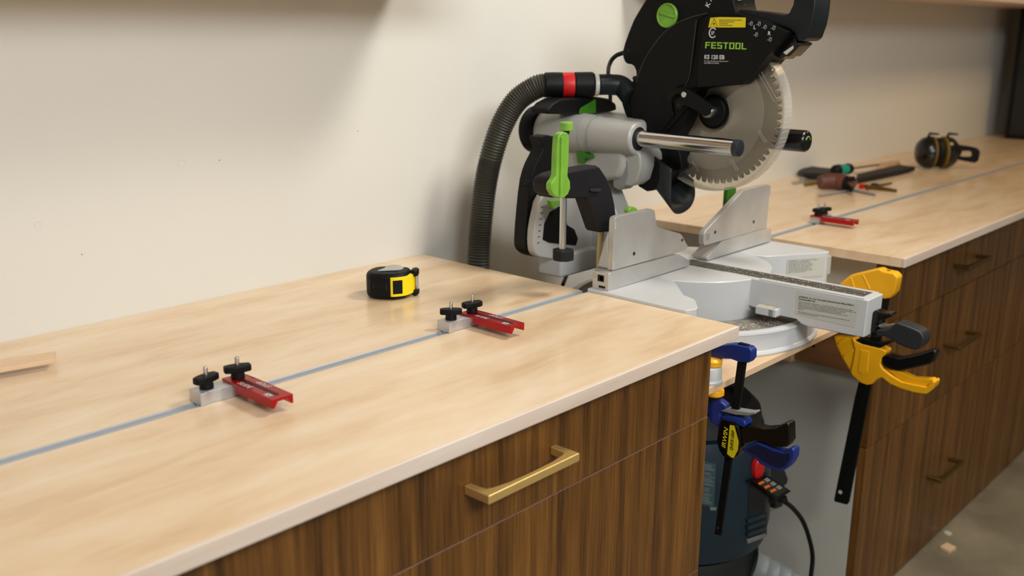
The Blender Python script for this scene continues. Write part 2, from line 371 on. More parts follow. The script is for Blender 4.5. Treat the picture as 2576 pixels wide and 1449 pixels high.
# warning sticker on the right wing's front (plane through the two front corners)
a, b = Vector((.508, .1825, T0 - .010)), Vector((.583, .1365, T0 - .010)); dr = (b - a).normalized(); nn = Vector((dr.y, -dr.x, 0))
o = prism('warning_sticker', [a + nn*.0003, b + nn*.0003, b + nn*.0003 + Vector((0, 0, -.040)), a + nn*.0003 + Vector((0, 0, -.040))], nn*.0003, LBL, wr)
text('sticker_print', 'WARNING  To reduce the risk of injury,\nread instruction manual before\noperating miter saw. Wear eye\nprotection. Keep hands out of path\nof saw blade. Do not operate saw\nwithout guards in place. Never\nreach around saw blade. Turn off\ntool and wait for saw blade to stop\nbefore moving workpiece.', a + nn*.0008 + Vector((0, 0, -.0045)) + dr*.003, dr, (0, 0, 1), .0021, INK, wr, width=.068)
# turntable
bm = bmesh.new()
n = 72; ring = []
lathe('turntable', (CX, CY, T0), (0, 0, 1), [(.150, -.0780), (.1520, -.066), (.1535, -.045), (.1555, -.002), (.154, -.0004), (.152, 0), (.001, .0)], PAINT, S, 96)
# turntable arm: side profile extruded, open box look
AX0, AX1 = .272, .336
prof = [at(2184, 757, 'x', AX0), at(2173, 850, 'x', AX0), at(2110, 838, 'x', AX0), at(2031, 822, 'x', AX0), at(2016, 816, 'x', AX0), at(2002, 803, 'x', AX0), at(1960, 795, 'x', AX0)]
prof[0].z = T0 + .0006
P = [(p.y, p.z) for p in prof] + [(.16, -.045), (.20, T0 + .0006)]
arm = prism('turntable_arm', [(AX0, y, z) for y, z in P], (AX1 - AX0, 0, 0), PAINT, S, .0025)
# kerf plate let into a slot look: raised rim strips left and right of a dark plate
kz = T0 + .0011
box('kerf_plate', (.2850, -.076, T0 + .0002), (.3055, .30, kz), KERF, S, .0003)
box('kerf_plate', (.3075, -.076, T0 + .0002), (.3270, .30, kz), KERF, S, .0003)
box('kerf_slot', (.3056, -.074, T0), (.3074, .30, T0 + .0007), DARK, S)
for lo, hi in (((AX0 + .001, -.084, T0), (.2845, .118, T0 + .0022)), ((.3275, -.084, T0), (AX1 - .001, .118, T0 + .0022)), ((.2846, -.084, T0), (.3274, -.0768, T0 + .0022))):
    box('arm_rim', lo, hi, PAINT, S, .0008)
# arm front face recess and black latch
box('arm_front_slot', (.298, -.0892, -.045), (.326, -.0862, -.004), PAINTD, S, .001)
box('arm_front_slot', (.303, -.0900, -.043), (.321, -.0888, -.006), DARK, S, .0005)
# side lug
ly1, ly0 = at(1899, 780, 'x', .254).y, at(1952, 785, 'x', .254).y
lzt, lzb = at(1925, 773, 'x', .254).z, at(1925, 795, 'x', .254).z
lug = box('index_lug', (.254, ly0, lzb), (AX0 + .001, ly1, lzt), PAINT, S, .0025)
box('lug_recess', (.2530, ly0 + .006, lzb + .002), (.2545, ly0 + .014, lzb + .014), PAINTD, lug, .0005)
box('lug_dust', (.256, ly0 + .003, lzt), (AX0, ly1 - .003, lzt + .0006), DUST, lug)
box('wing_extension', (.6125, .140, -.048), (.624, .165, -.008), WHITE, S, .001)
# warning sticker on the arm side
sa, sb, sc_, sd = (2005, 733), (2158, 765), (2152, 825), (2001, 791)
o = prism('warning_sticker', ats([sa, sb, sc_, sd], 'x', AX0 - .0002), (-.0003, 0, 0), LBL, arm)
ptext('sticker_heading', 'WARNING  For Your Own Safety Read Instruction Manual Before\nOperating Miter Saw', (2009, 748), (2148, 770), (2009.2, 743.9), 'x', AX0 - .0006, INK, arm, bold=.015, line=.95)
ptext('sticker_print', 'Wear eye protection. Keep hands out of path of saw blade. Do not operate saw without\nguards in place. Do not perform any operation freehand. Never reach around saw blade. Turn\noff tool and wait for saw blade to stop before moving workpiece or changing\nsettings. Disconnect power before changing blade or servicing. Reduce\nthe risk of injury. Return the carriage to the full rear position after each crosscut\noperation.\n\nWhen performing slide cut, first pull carriage fully and press down handle, then push\nsaw head toward the guide fence.', (2008.5, 759.5), (2155, 784), (2008.6, 757.0), 'x', AX0 - .0006, INK, arm, line=1.0)
# miter release levers
pp('release_lever', [(2188, 790), (2203, 780), (2214, 786), (2228, 789), (2243, 788), (2243, 796), (2230, 803), (2212, 806), (2204, 818), (2206, 850), (2190, 846), (2188, 815)], 'x', .298, .024, BLKG, S, .003, seg=3)
pp('lever_shank', [(2204, 822), (2212, 814), (2230, 817), (2248, 816), (2240, 828), (2222, 828)], 'x', .304, .010, ZINC, S, .0015)
grip = [(2238, 826), (2252, 815), (2262, 814), (2300, 828), (2317, 838), (2323, 852), (2320, 869), (2308, 880), (2288, 878), (2262, 868), (2240, 854), (2222, 846), (2206, 848), (2204, 830), (2222, 830)]
gr = pp('miter_lock_grip', grip, 'x', .292, .034, RUB, S, .005, seg=3, sm=2)
for i in range(6):
    c = at(2262 + i*9, 817 + i*4.0, 'x', .309)
    box('grip_rib', (.296, c.y - .0012, c.z - .002), (.322, c.y + .0012, c.z + .0012), RUB, gr, .0006)

# fences
FY = .270
def hole(name, px, py, r, parent, m=DARK, y=FY, d=.0004):
    p = at(px, py, 'y', y); return cyl(name, p + Vector((0, -d, 0)), p + Vector((0, .002, 0)), r, m, parent, 20)
LFl = [(1530, 733), (1531, 690), (1537, 684), (1706, 640), (1712, 641), (1736, 656), (1735, 668)]
fl = pp('fence_rail', LFl, 'y', FY - .001, .036, ALUF, S, .001)
e0 = at(1530, 733, 'y', FY - .001).x
for y0, y1, z0, z1, m in ((.279, .293, .021, .033, DARK), (.281, .288, .023, .031, ALU), (.276, .290, .0095, .0135, DARK)):
    box('rail_recess', (e0 - .0008, y0, z0), (e0 + .0006, y1, z1), m, fl)
cyl('rail_screw', (e0 - .002, .300, .030), (e0 + .002, .300, .030), .004, ZINC, fl, 16)
UL = [(1541, 681), (1546, 556), (1548, 548), (1555, 544), (1640, 526), (1646, 528), (1648, 534), (1652, 566), (1657, 572), (1712, 588), (1716, 592), (1730, 618), (1728, 626), (1716, 632)]
fu = pp('sliding_fence', UL, 'y', FY, .012, ALUF, S, .001)
fx = at(1541, 681, 'y', FY).x
prism('fence_flange', [(fx, FY + .0125, .044), (fx, FY + .034, .044), (fx, FY + .018, .098), (fx, FY + .0125, .110)], (.004, 0, 0), SILV, fu, .001)
hole('fence_hole', 1595, 638, .0035, fu); hole('fence_hole', 1716, 604, .0028, fu)
for q in ((1546, 568), (1541, 668)):
    p = at(*q, 'y', FY); box('fence_notch', (p.x - .001, FY - .0004, p.z - .007), (p.x + .0045, FY + .001, p.z + .006), SILV, fu)
LFr = [(1781, 655), (1778, 648), (1816, 607), (1930, 574), (1941, 576), (1941, 606)]
fr = pp('fence_rail', LFr, 'y', FY - .001, .036, ALUF, S, .001)
UR = [(1773, 618), (1770, 610), (1771, 589), (1776, 580), (1864, 486), (1871, 478), (1932, 464), (1940, 468), (1938, 489), (1936, 492), (1929, 568), (1930, 573)]
fu = pp('sliding_fence', UR, 'y', FY, .012, ALUF, S, .001)
hole('fence_hole', 1799, 584, .0035, fu); hole('fence_hole', 1896, 558, .0035, fu)
p = at(1779, 597, 'y', FY); box('fence_notch', (p.x - .004, FY - .0004, p.z - .006), (p.x + .009, FY + .001, p.z + .007), PAINTD, fu)
# green fence levers behind
pp('fence_lever', [(1584, 540), (1583, 528), (1590, 521), (1600, 522), (1608, 532), (1606, 545)], 'y', .31, .012, GRN, S, .002, sm=2)
pp('fence_lever', [(1826, 540), (1831, 473), (1853, 470), (1852, 540)], 'y', .31, .010, GRND, S, .002)
# rear post, bevel head and scale
pp('pivot_post', [(1528, 430), (1556, 448), (1573, 490), (1594, 545), (1602, 620), (1500, 668), (1482, 600), (1500, 500)], 'x', .245, -.05, SILV, S, .006)
pp('bevel_scale_plate', [(1366, 492), (1352, 530), (1343, 580), (1342, 620), (1349, 643), (1372, 651), (1404, 653), (1500, 650), (1510, 560), (1470, 500), (1420, 470)], 'y', .455, .018, SILV, S, .004, sm=2)
pp('bevel_slot', [(1384, 534), (1370, 563), (1366, 603), (1382, 611), (1410, 614), (1450, 618), (1455, 600), (1446, 577), (1428, 566), (1420, 540), (1408, 518)], 'y', .4535, .004, BLK, S, .0015)
pp('bevel_cover', [(1360, 345), (1368, 372), (1350, 410), (1336, 453), (1327, 528), (1321, 610), (1327, 634), (1345, 646), (1352, 640), (1342, 615), (1347, 560), (1360, 504), (1398, 450), (1412, 400), (1400, 345)], 'y', .475, .03, BLK, S, .004, sm=2)
c = at(1333, 461, 'y', .475); cyl('cover_screw', c + Vector((0, -.002, 0)), c + Vector((0, .01, 0)), .007, BLK, S, 20, .001)
for i in range(7):
    c = at(1352 + i*1.5, 612 - i*15, 'y', .4545); box('scale_mark', (c.x, .4542, c.z), (c.x + .006, .4549, c.z + .0012), INK, S)
pp('bevel_lever', [(1384, 505), (1410, 503), (1412, 516), (1400, 518), (1394, 527), (1388, 518)], 'y', .44, .01, GRN, S, .0015)
sl = .2
# rail sleeves and rails
for x in (.2, .412):
    sv = lathe('rail_sleeve', (x, .352, .2545), (0, 1, 0), [(.0225, -.001), (.0285, .0), (.0310, .003), (.0320, .02), (.036, .09), (.040, .125), (.042, .19), (.040, .232), (.034, .236)], SILV, S, 48)
    for yy, r_ in ((.470, .0393), (.448, .0382)):
        bm = bmesh.new(); btube(bm, [Vector((x + math.cos(a)*r_, yy, .2545 + math.sin(a)*r_)) for a in [2*math.pi*i/40 for i in range(41)]], .0007, 6); fin('sleeve_seam', bm, PAINTD, sv)
    lathe('sleeve_bore', (x, .3508, .2545), (0, 1, 0), [(.0215, -.0008), (.0225, 0), (.0225, .002)], DARK, sv, 40)
    rl = cyl('slide_rail', (x, .140, .2545), (x, .356, .2555), .0150, STEEL, S, 40)
    if x < .3: lathe('end_cap', (x, .134, .2545), (0, 1, 0), [(.0120, -.0015), (.0145, .0), (.0152, .002), (.0152, .010)], mat('cap_blue_black', '#20232E', .4), rl, 40, label='blue-black rubber cap')
g = lathe('bevel_twist_grip', (.412, .114, .2525), (0, 1, 0), [(.017, -.002), (.0195, .0), (.0208, .003), (.0208, .055), (.0205, .085)], BLKG, S, 40)
bm = bmesh.new(); btube(bm, [Vector((.412 + math.cos(a)*.009, .1116, .2525 + math.sin(a)*.009)) for a in [math.radians(20 + 14*i) for i in range(11)]], .0012, 6); fin('grip_mark', bm, GRN, g)
lathe('sleeve_cap', (.2, .586, .2545), (0, 1, 0), [(.046, 0), (.048, .004), (.048, .03), (.044, .035)], BLK, S, 40)
prism('bevel_head', [(.185, .375, .20), (.185, .375, .285), (.185, .575, .292), (.185, .585, .20), (.185, .50, .17), (.185, .43, .165), (.185, .385, .175)], (.245, 0, 0), SILV, S, .012, seg=3)
hb = pp('head_block', [(1476, 377), (1600, 374), (1610, 392), (1612, 420), (1602, 455), (1584, 470), (1570, 468), (1556, 450), (1530, 442), (1484, 430)], 'x', .196, .20, SILV, S, .004)
pp('head_foot', [(1572, 440), (1604, 390), (1612, 405), (1611, 440), (1602, 462), (1588, 474), (1572, 466)], 'x', .235, -.04, PAINTD, S, .003)
c = at(1558, 420, 'x', .196); cyl('rubber_plug', c + Vector((-.0012, 0, 0)), c + Vector((.003, 0, 0)), .0085, BRN, hb, 24, label='brown round plug')
for i in range(2):
    c = at(1450 + i*0, 400, 'x', .155)
pp('bevel_clamp', [(1448, 380), (1464, 377), (1470, 386), (1482, 388), (1490, 394), (1486, 400), (1470, 400), (1466, 412), (1452, 410)], 'x', .175, .016, GRND, S, .002)
pp('carry_hook', [(1380, 287), (1377, 276), (1392, 260), (1412, 249), (1450, 246), (1500, 243), (1532, 248), (1550, 260), (1553, 277), (1534, 282), (1498, 284), (1440, 288)], 'y', .49, .045, BLK, S, .004)
pp('hook_insert', [(1458, 286), (1462, 272), (1499, 250), (1500, 285)], 'y', .485, .004, GRND, S, .001)

# head: housing, covers, handle
HX = .262
housing = [(1650, -70), (1636, -30), (1622, 0), (1607, 24), (1592, 50), (1580, 80), (1570, 108), (1564, 131), (1566, 146), (1571, 158), (1577, 161), (1586, 162), (1593, 167), (1598, 178), (1599, 190), (1590, 203), (1574, 222), (1565, 240), (1563, 262), (1570, 285), (1580, 305), (1600, 328), (1630, 345), (1664, 340), (1690, 315), (1712, 290), (1728, 270), (1742, 248), (1752, 224), (1790, 219), (1868, 213), (1889, 193), (1985, 80), (1930, 52), (1880, 38), (1853, 30), (1846, 5), (1846, -40), (1838, -70)]
hs = pp('guard_housing', housing, 'x', HX, .078, BLK, S, .005, seg=3)
c = at(1580, 127, 'x', HX); cyl('housing_hole', c + Vector((-.0004, 0, 0)), c + Vector((.002, 0, 0)), .0035, DARK, hs, 20)
c = at(1596, 197, 'x', HX); cyl('housing_hole', c + Vector((-.0004, 0, 0)), c + Vector((.002, 0, 0)), .0045, DARK, hs, 20)
disc = [(1599, 213), (1606, 186), (1617, 158), (1632, 130), (1650, 104), (1672, 80), (1698, 60), (1728, 45), (1760, 37), (1782, 34), (1753, 50), (1749, 80), (1744, 120), (1738, 160), (1732, 190), (1724, 210), (1700, 222), (1686, 240), (1694, 290), (1662, 330), (1630, 335), (1604, 318), (1588, 290), (1585, 250)]
pp('housing_cover', disc, 'x', HX - .0045, .006, BLK, S, .0018)
SEAM = mat('grey_seam', '#3E3B36', .5)  # grey a little lighter than the black housing
for q in ([(1601, 206), (1612, 170), (1632, 132), (1665, 88), (1700, 60), (1740, 43), (1780, 33)], [(1752, 50), (1746, 100), (1740, 150), (1734, 190), (1728, 206), (1722, 216)]):
    tube('seam_line', spl(ats(q, 'x', HX - .0047), 6), .0007, SEAM, S, 6)
pan = [(1785, 41), (1766, 90), (1758, 150), (1754, 221), (1790, 217), (1868, 211), (1887, 192), (1982, 80), (1950, 66), (1900, 50), (1850, 42), (1815, 40)]
LP = HX - .010
lp = pp('label_panel', pan, 'x', LP, .012, BLK, S, .0015)
L2 = LP - .0004
pp('laser_label', [(1787, 45), (1810, 43), (1876, 44), (1875, 69), (1782, 69)], 'x', L2, .0003, YELL, lp)
tri = [(1797, 47), (1805, 67), (1786, 67)]
bm = bmesh.new(); btube(bm, ats(tri + tri[:1], 'x', L2 - .0002), .0004, 4); fin('label_print', bm, INK, lp)
c = at(1796, 60, 'x', L2); cyl('label_print', c + Vector((-.0003, 0, 0)), c, .0018, INK, lp, 12)
for i, wd in enumerate((57, 38, 22, 34)):
    y = 50 + i*4.4; pp('label_print', [(1809, y), (1809 + wd, y + .2), (1809 + wd, y + 1.6), (1809, y + 1.4)], 'x', L2 - .0002, .0001, INK, lp)
# square stroked lettering, seven letters built from bars on a 4 x 6 grid
BARS = {'F': [(0, 0, 1, 6), (1, 5, 4, 6), (1, 2.6, 3.6, 3.6)], 'E': [(0, 0, 1, 6), (1, 5, 4, 6), (1, 2.5, 3.7, 3.5), (1, 0, 4, 1)],
        'S': [(0, 5, 4, 6), (0, 3.5, 1, 5), (0, 2.5, 4, 3.5), (3, 1, 4, 2.5), (0, 0, 4, 1)], 'T': [(0, 5, 4, 6), (1.5, 0, 2.5, 5)],
        'O': [(0, 0, 1, 6), (3, 0, 4, 6), (1, 5, 3, 6), (1, 0, 3, 1)], 'L': [(0, 0, 1, 6), (1, 0, 3.8, 1)]}
o0, o1, o2 = at(1774, 121.5, 'x', L2), at(1878, 124.5, 'x', L2), at(1775, 105.5, 'x', L2)
ex = (o1 - o0)/33.4; ey = (o2 - o0)/6; bm = bmesh.new(); cx_ = 0
for ch in 'FESTOOL':
    for u0, v0, u1, v1 in BARS[ch]:
        bprism(bm, [o0 + ex*(cx_ + u_) + ey*v_ for u_, v_ in ((u0, v0), (u1, v0), (u1, v1), (u0, v1))], (-.0002, 0, 0))
    cx_ += 4.9
fin('maker_lettering', bm, GINK, lp, smooth=False)
ptext('type_lettering', 'KS 120 EB', (1772, 148), (1822.5, 149), (1772.5, 138), 'x', L2, WINK, lp, bold=.03)
ptext('service_lettering', 'Product & Service Questions?\nCall 888-337-8600', (1771.5, 155), (1832, 156), (1771.8, 151.5), 'x', L2, WINK, lp)
# round certification mark: open ring with letters inside
bm = bmesh.new(); c = at(1793, 82.5, 'x', L2)
btube(bm, [c + Vector((-.0001, -math.cos(a)*.0074, math.sin(a)*.0086)) for a in [math.radians(40 + 28*i) for i in range(11)]], .0011, 6); fin('certification_mark', bm, WINK, lp)
text('certification_letters', 'SP', c + Vector((0, .0034, -.0034)), (0, -1, 0), (0, 0, 1), .0062, WINK, lp, width=.0070, bold=.01)
for s, q in (('L', (1895, 73)), ('R', (1931, 88))):
    text('side_letter', s, at(*q, 'x', L2), (0, -1, -.05), (0, 0, 1), .0062, WINK, lp, bold=.03)
for q in ((1890, 59), (1910, 60), (1903, 87), (1925, 68), (1947, 70), (1938, 99)):
    bm = bmesh.new(); c = at(*q, 'x', L2)
    btube(bm, [c + Vector((0, math.cos(a)*.0026, math.sin(a)*.0036)) for a in [math.radians(36*i) for i in range(11)]], .00028, 4)
    btube(bm, [c + Vector((0, .0065, -.001)), c + Vector((0, .0025, -.001))], .00028, 4); btube(bm, [c + Vector((0, .001, -.002)), c + Vector((0, -.001, .003))], .00028, 4)
    fin('pictogram', bm, WINK, lp)
ptext('model_lettering', 'K A P E X', (1783, 19), (1815, -52), (1775, 12), 'x', HX - .0003, WINK, hs, bold=.02)
# green cap on the housing
c = at(1680, 39, 'x', HX)
gk = lathe('brush_cap', c, (-1, 0, 0), [(.0225, 0), (.0225, .004), (.0210, .0060), (.0195, .0050), (.0190, .0030)], GRN, S, 40, label='round green screw cap')
pp('cap_ridge', [(1660, 27), (1667, 29), (1692, 38), (1702, 38), (1701, 45), (1690, 45), (1668, 38), (1659, 36)], 'x', HX - .006, .004, GRN, gk, .001)
# top handle
tb = [(1776, 36), (1800, 27), (1840, 23), (1880, 25), (1930, 31), (1972, 38), (1984, 33), (1994, 12), (1998, -10), (2000, -60), (2046, -60), (2051, 0), (2048, 28), (2042, 60), (2030, 95), (2019, 104), (2006, 104), (1998, 84), (1984, 74), (1950, 62), (1900, 47), (1850, 38), (1810, 37)]
hd = pp('handle', tb, 'x', .272, .060, RUBT, S, .008, seg=4)
tube('handle_loop', spl([at(2024, -50, 'x', .302), at(2010, -110, 'x', .302), at(1950, -150, 'x', .302), at(1880, -120, 'x', .302), at(1850, -60, 'x', .302), at(1852, 10, 'x', .302), at(1862, 30, 'x', .302)], 6), .017, RUBT, S, 20)
tube('trigger', [at(1851, -24, 'x', .283), at(1857, 4, 'x', .283)], [.008, .0075], GRN, S, 14)
pp('laser_unit', [(1940, 128), (1984, 82), (2002, 88), (2003, 104), (2014, 108), (2010, 116), (1984, 143), (1975, 141), (1966, 150), (1948, 140)], 'x', .278, .045, BLKG, S, .002)
pp('laser_window', [(1970, 132), (1996, 114), (1996, 122), (1978, 138)], 'x', .2775, .001, CREAM, S)
pp('laser_catch', [(1987, 108), (2013, 108), (2014, 113), (1990, 113)], 'x', .274, .045, RUB, S, .001)
# motor on the far side of the head
mo = lathe('motor', (HX + .078, .31, .42), (1, 0, 0), [(.055, 0), (.056, .08), (.050, .10), (.03, .102)], BLK, S, 40)

# blade, tips, flange
BC = Vector((.306, .2515, .3065)); R = .1375; NT = 60
bm = bmesh.new(); vs = []
for i in range(NT):
    for da, r in ((0, R), (.42, R - .0008), (.56, R - .0040), (.64, R - .0092), (.70, R - .0102), (.76, R - .0092), (.84, R - .0040), (.96, R - .0005)):
        a = 2*math.pi*(i + da)/NT; vs.append(BC + Vector((-.00125, math.cos(a)*r, math.sin(a)*r)))
bprism(bm, vs, (.0025, 0, 0)); bl = fin('saw_blade', bm, BLADE, S, smooth=False)
tm = None
for i in range(NT):
    a = 2*math.pi*(i + .06)/NT
    if tm is None:
        bm = bmesh.new(); bbox(bm, (-.0018, -.0008, -.0050), (.0018, .0010, .0012)); tm = bpy.data.meshes.new('tooth'); bm.to_mesh(tm); bm.free(); tm.materials.append(STEEL)
    o = bpy.data.objects.new('tooth', tm); COL.objects.link(o); o.parent = bl
    o.location = Vector((BC.x, BC.y + math.cos(a)*(R - .001), BC.z + math.sin(a)*(R - .001))) - WL[bl]; o.rotation_euler = (a - math.pi/2, 0, 0)
lathe('blade_flange', BC, (-1, 0, 0), [(.033, .0012), (.033, .006), (.030, .0075), (.0285, .0075), (.0282, .012), (.026, .0135), (.010, .0135)], BLK, S, 48)
bt = lathe('arbor_bolt', BC, (-1, 0, 0), [(.0115, .013), (.0115, .030), (.0090, .035), (.005, .036), (.0045, .031)], ZINC, S, 32)
lev = [(1679, 256), (1677, 244), (1682, 233), (1692, 225), (1706, 221), (1722, 222), (1736, 228), (1760, 244), (1778, 256), (1786, 261), (1790, 267), (1785, 275), (1782, 288), (1772, 293), (1762, 287), (1742, 274), (1724, 266), (1716, 268), (1712, 278), (1703, 277), (1697, 268), (1698, 256), (1706, 246), (1713, 243), (1708, 236), (1698, 238), (1690, 246), (1686, 260)]
lv = pp('guard_link', lev, 'x', .243, .008, BLK, S, .0015)
c = at(1721, 238, 'x', .243); cyl('link_screw', c + Vector((-.002, 0, 0)), c + Vector((.004, 0, 0)), .0055, ZINC, lv, 24, .0008)
c = at(1707, 265, 'x', .243); cyl('link_hole', c + Vector((-.0004, 0, 0)), c + Vector((.004, 0, 0)), .0042, DARK, lv, 20)
pp('swing_arm', [(1700, 262), (1722, 268), (1736, 276), (1722, 310), (1700, 350), (1712, 395), (1716, 425), (1700, 432), (1660, 400), (1640, 410), (1615, 400), (1612, 340), (1650, 334)], 'x', .268, .05, BLK, S, .003)
# clear lower guard: side plate, rim, ribs
GR = .1480
a0 = math.atan2(at(1952, 140, 'x', .29).z - BC.z, -(at(1952, 140, 'x', .29).y - BC.y)); a1 = math.atan2(at(1712, 432, 'x', .29).z - BC.z, -(at(1712, 432, 'x', .29).y - BC.y))
# angle measured with forward (-y) = 0, up = +90deg; runs from a0 (top front) down through 0 to a1 (below, rear)
if a1 > 0: a1 -= 2*math.pi
NA = 48; A = [a0 + (a1 - a0)*i/NA for i in range(NA + 1)]
pt = lambda a, r, x: Vector((x, BC.y - math.cos(a)*r, BC.z + math.sin(a)*r))
bm = bmesh.new(); bprism(bm, [pt(a, GR, .293) for a in A] + [pt(a, .1085, .293) for a in reversed(A)], (-.0018, 0, 0)); cg = fin('clear_guard', bm, CLR, S, label='clear plastic lower blade guard')
bm = bmesh.new(); bprism(bm, [pt(a, .1085, .2915) for a in A] + [pt(a, .040, .2915) for a in reversed(A)], (-.0018, 0, 0)); fin('guard_side', bm, CLRH, cg)
bm = bmesh.new(); bprism(bm, [pt(a, GR, .318) for a in A] + [pt(a, .06, .318) for a in reversed(A)], (.0018, 0, 0)); fin('guard_far_side', bm, CLR, cg)
bm = bmesh.new()
for a, b in zip(A, A[1:]):
    v = [bm.verts.new(q) for q in (pt(a, GR, .2915), pt(b, GR, .2915), pt(b, GR, .320), pt(a, GR, .320), pt(a, GR + .002, .2915), pt(b, GR + .002, .2915), pt(b, GR + .002, .320), pt(a, GR + .002, .320))]
    bm.faces.new((v[4], v[5], v[6], v[7])); bm.faces.new((v[0], v[3], v[2], v[1])); bm.faces.new((v[0], v[1], v[5], v[4])); bm.faces.new((v[3], v[7], v[6], v[2]))
fin('guard_rim', bm, CLRR, cg)
bm = bmesh.new()
for k in range(44):
    a = a0 + (a1 - a0)*(k + .5)/44; btube(bm, [pt(a, GR + .0012, .2925), pt(a + .012*(k % 3), GR + .0012, .3195)], .0009, 5)
fin('rim_highlight_ribs', bm, CLRR, cg)  # ribs added to break the rim into segmented highlights
bm = bmesh.new(); btube(bm, [BC + Vector((-.0065, math.cos(a)*.0335, math.sin(a)*.0335)) for a in [2*math.pi*i/48 for i in range(49)]], .0011, 6); fin('flange_ring', bm, mat('bronze_ring', '#6B5A42', .4, .6), S)
for j, (r, rr) in enumerate(((GR - .0005, .0013), (GR - .0105, .0006))):
    if j: continue
    bm = bmesh.new(); btube(bm, [pt(a, r, .2900) for a in A], rr, 8); fin('guard_bead', bm, CLRR, cg)
for q in (((1905, 180), (1948, 256)), ((1913, 176), (1955, 252)), ((1948, 256), (1972, 250)), ((1906, 330), (1924, 359)), ((1911, 328), (1929, 357)), ((1835, 401), (1852, 429)), ((1840, 399), (1857, 428)), ((1742, 406), (1757, 431)), ((1722, 392), (1712, 430))):
    bm = bmesh.new(); btube(bm, ats(q, 'x', .2855), .0007, 6); fin('guard_rib', bm, CLRR, cg)
# dust chute under the head: black box and rubber funnel with open mouth
pp('chute_frame', [(1603, 468), (1618, 440), (1648, 402), (1668, 412), (1682, 432), (1640, 480), (1626, 482)], 'x', .240, .100, BLK, S, .003)
fr0 = ats([(1690, 425), (1688, 470), (1687, 505), (1690, 526), (1701, 537), (1718, 535), (1736, 522), (1746, 503), (1748, 480), (1744, 452)], 'y', .298)
zl = min(p.z for p in fr0); zh = max(p.z for p in fr0)
bm = bmesh.new(); rows = []
for k in range(5):
    f = k/4; rows.append([bm.verts.new(Vector((.306 + (p.x - .306)*(1 - .15*f), .298 + .070*f, zl + (.062*f) + (p.z - zl)*(1 - .35*f)))) for p in spl(fr0, 3)])
for a_, b_ in zip(rows, rows[1:]):
    for k in range(len(a_) - 1): bm.faces.new((a_[k], a_[k+1], b_[k+1], b_[k]))
o = fin('dust_funnel', bm, RUB, S, ang=60, label='dark rubber dust funnel')
sd = o.modifiers.new('solid', 'SOLIDIFY'); sd.thickness = .0022; sd.offset = 0
# suction elbow
EL = spl([at(1503, 213, 'y', .478), at(1540, 213, 'y', .462), at(1565, 218, 'y', .447), at(1588, 245, 'y', .42)], 6)
tube('suction_elbow', EL, .0205, RUBT, S, 28)
# mains lead of the saw
tube('mains_lead', spl([at(1568, 133, 'y', .40), at(1550, 140, 'y', .42), at(1536, 156, 'y', .45), at(1530, 185, 'y', .52), at(1535, 260, 'y', .55), at(1520, 400, 'y', .60), at(1440, 650, 'y', .60), at(1416, 716, 'y', .56)], 8), .0042, BLK, S, 12)

# ------------------------------------------------------------------ suction hose
HT = thing('suction_hose', tuple(at(1202, 675, 'y', .64)), 'ribbed dark suction hose with a red-ringed coupling, curving down behind the near bench', 'hose')
ca, cb = at(1368, 214, 'y', .55), at(1503, 213, 'y', .478); cdv = (cb - ca); q = lambda f: ca + cdv*f
lathe('coupling', ca, cdv, [(.0215, 0), (.0245, .003), (.0250, .02), (.0245, cdv.length*.34)], BLK, HT, 40)
lathe('red_ring', q(.34), cdv, [(.0240, 0), (.0246, .001), (.0246, cdv.length*.21), (.024, cdv.length*.215)], REDP, HT, 40, label='red swivel ring')
lathe('coupling', q(.56), cdv, [(.0235, 0), (.0248, .002), (.0250, cdv.length*.34), (.0225, cdv.length*.37)], BLK, HT, 40)
lathe('clear_ring', q(.935), cdv, [(.0208, 0), (.0222, .001), (.0222, cdv.length*.075), (.0206, cdv.length*.08)], LBL, HT, 40, label='pale plastic ring')
hp = [at(1372, 214, 'y', .55), at(1345, 222, 'y', .565), at(1300, 254, 'y', .59), at(1265, 310, 'y', .61), at(1240, 380, 'y', .625), at(1222, 460, 'y', .635), at(1210, 560, 'y', .64), at(1204, 660, 'y', .64)]
hp.append(hp[-1] + Vector((-.004, 0, -.12)));
hp.append(hp[-1] + Vector((.04, 0, -.15))); hp.append(hp[-1] + Vector((.10, -.05, -.12)))
dense = spl(hp, 60); Pn = [dense[0]]; acc = 0
for a, b in zip(dense, dense[1:]):
    if (b - Pn[-1]).length >= .0021: Pn.append(b)
tube('hose', Pn, [.0245 if i % 2 else .0215 for i in range(len(Pn))], HOSE, HT, 28, ang=80)

# ------------------------------------------------------------------ hold-down clamp left of the fence
K = thing('hold_down_clamp', tuple(at(1500, 690, 'y', .325)), 'black workpiece clamp with a green lever standing behind the left saw fence', 'clamp')
body = [(1391, 498), (1380, 486), (1376, 466), (1384, 447), (1404, 437), (1430, 430), (1504, 417), (1512, 422), (1526, 443), (1540, 473), (1549, 515), (1552, 542), (1538, 584), (1510, 586), (1483, 505), (1478, 500), (1440, 500)]
kb = pp('clamp_arm', body, 'y', .308, .036, DUSTB, K, .006, seg=3)
for i in range(3): pp('arm_rib', [(1490 - 0*i, 502), (1494, 502), (1512, 580), (1508, 582)], 'y', .3465 - .003 + i*.004, .002, DARK, kb) if i == 0 else None
pp('arm_catch', [(1487, 477), (1493, 475), (1514, 475), (1513, 480), (1504, 484), (1488, 482)], 'y', .303, .006, RUB, kb, .001)
lvp = [(1404, 348), (1408, 338), (1417, 332), (1427, 333), (1433, 342), (1432, 395), (1429, 443), (1435, 456), (1436, 474), (1430, 489), (1420, 498), (1408, 499), (1395, 492), (1387, 478), (1387, 462), (1396, 449), (1400, 440), (1401, 395)]
lk = pp('clamp_lever', lvp, 'y', .294, .013, GRN, K, .0025, seg=3)
pp('lever_ridge', [(1413, 345), (1423, 345), (1421, 498), (1410, 498)], 'y', .291, .004, GRN, lk, .001)
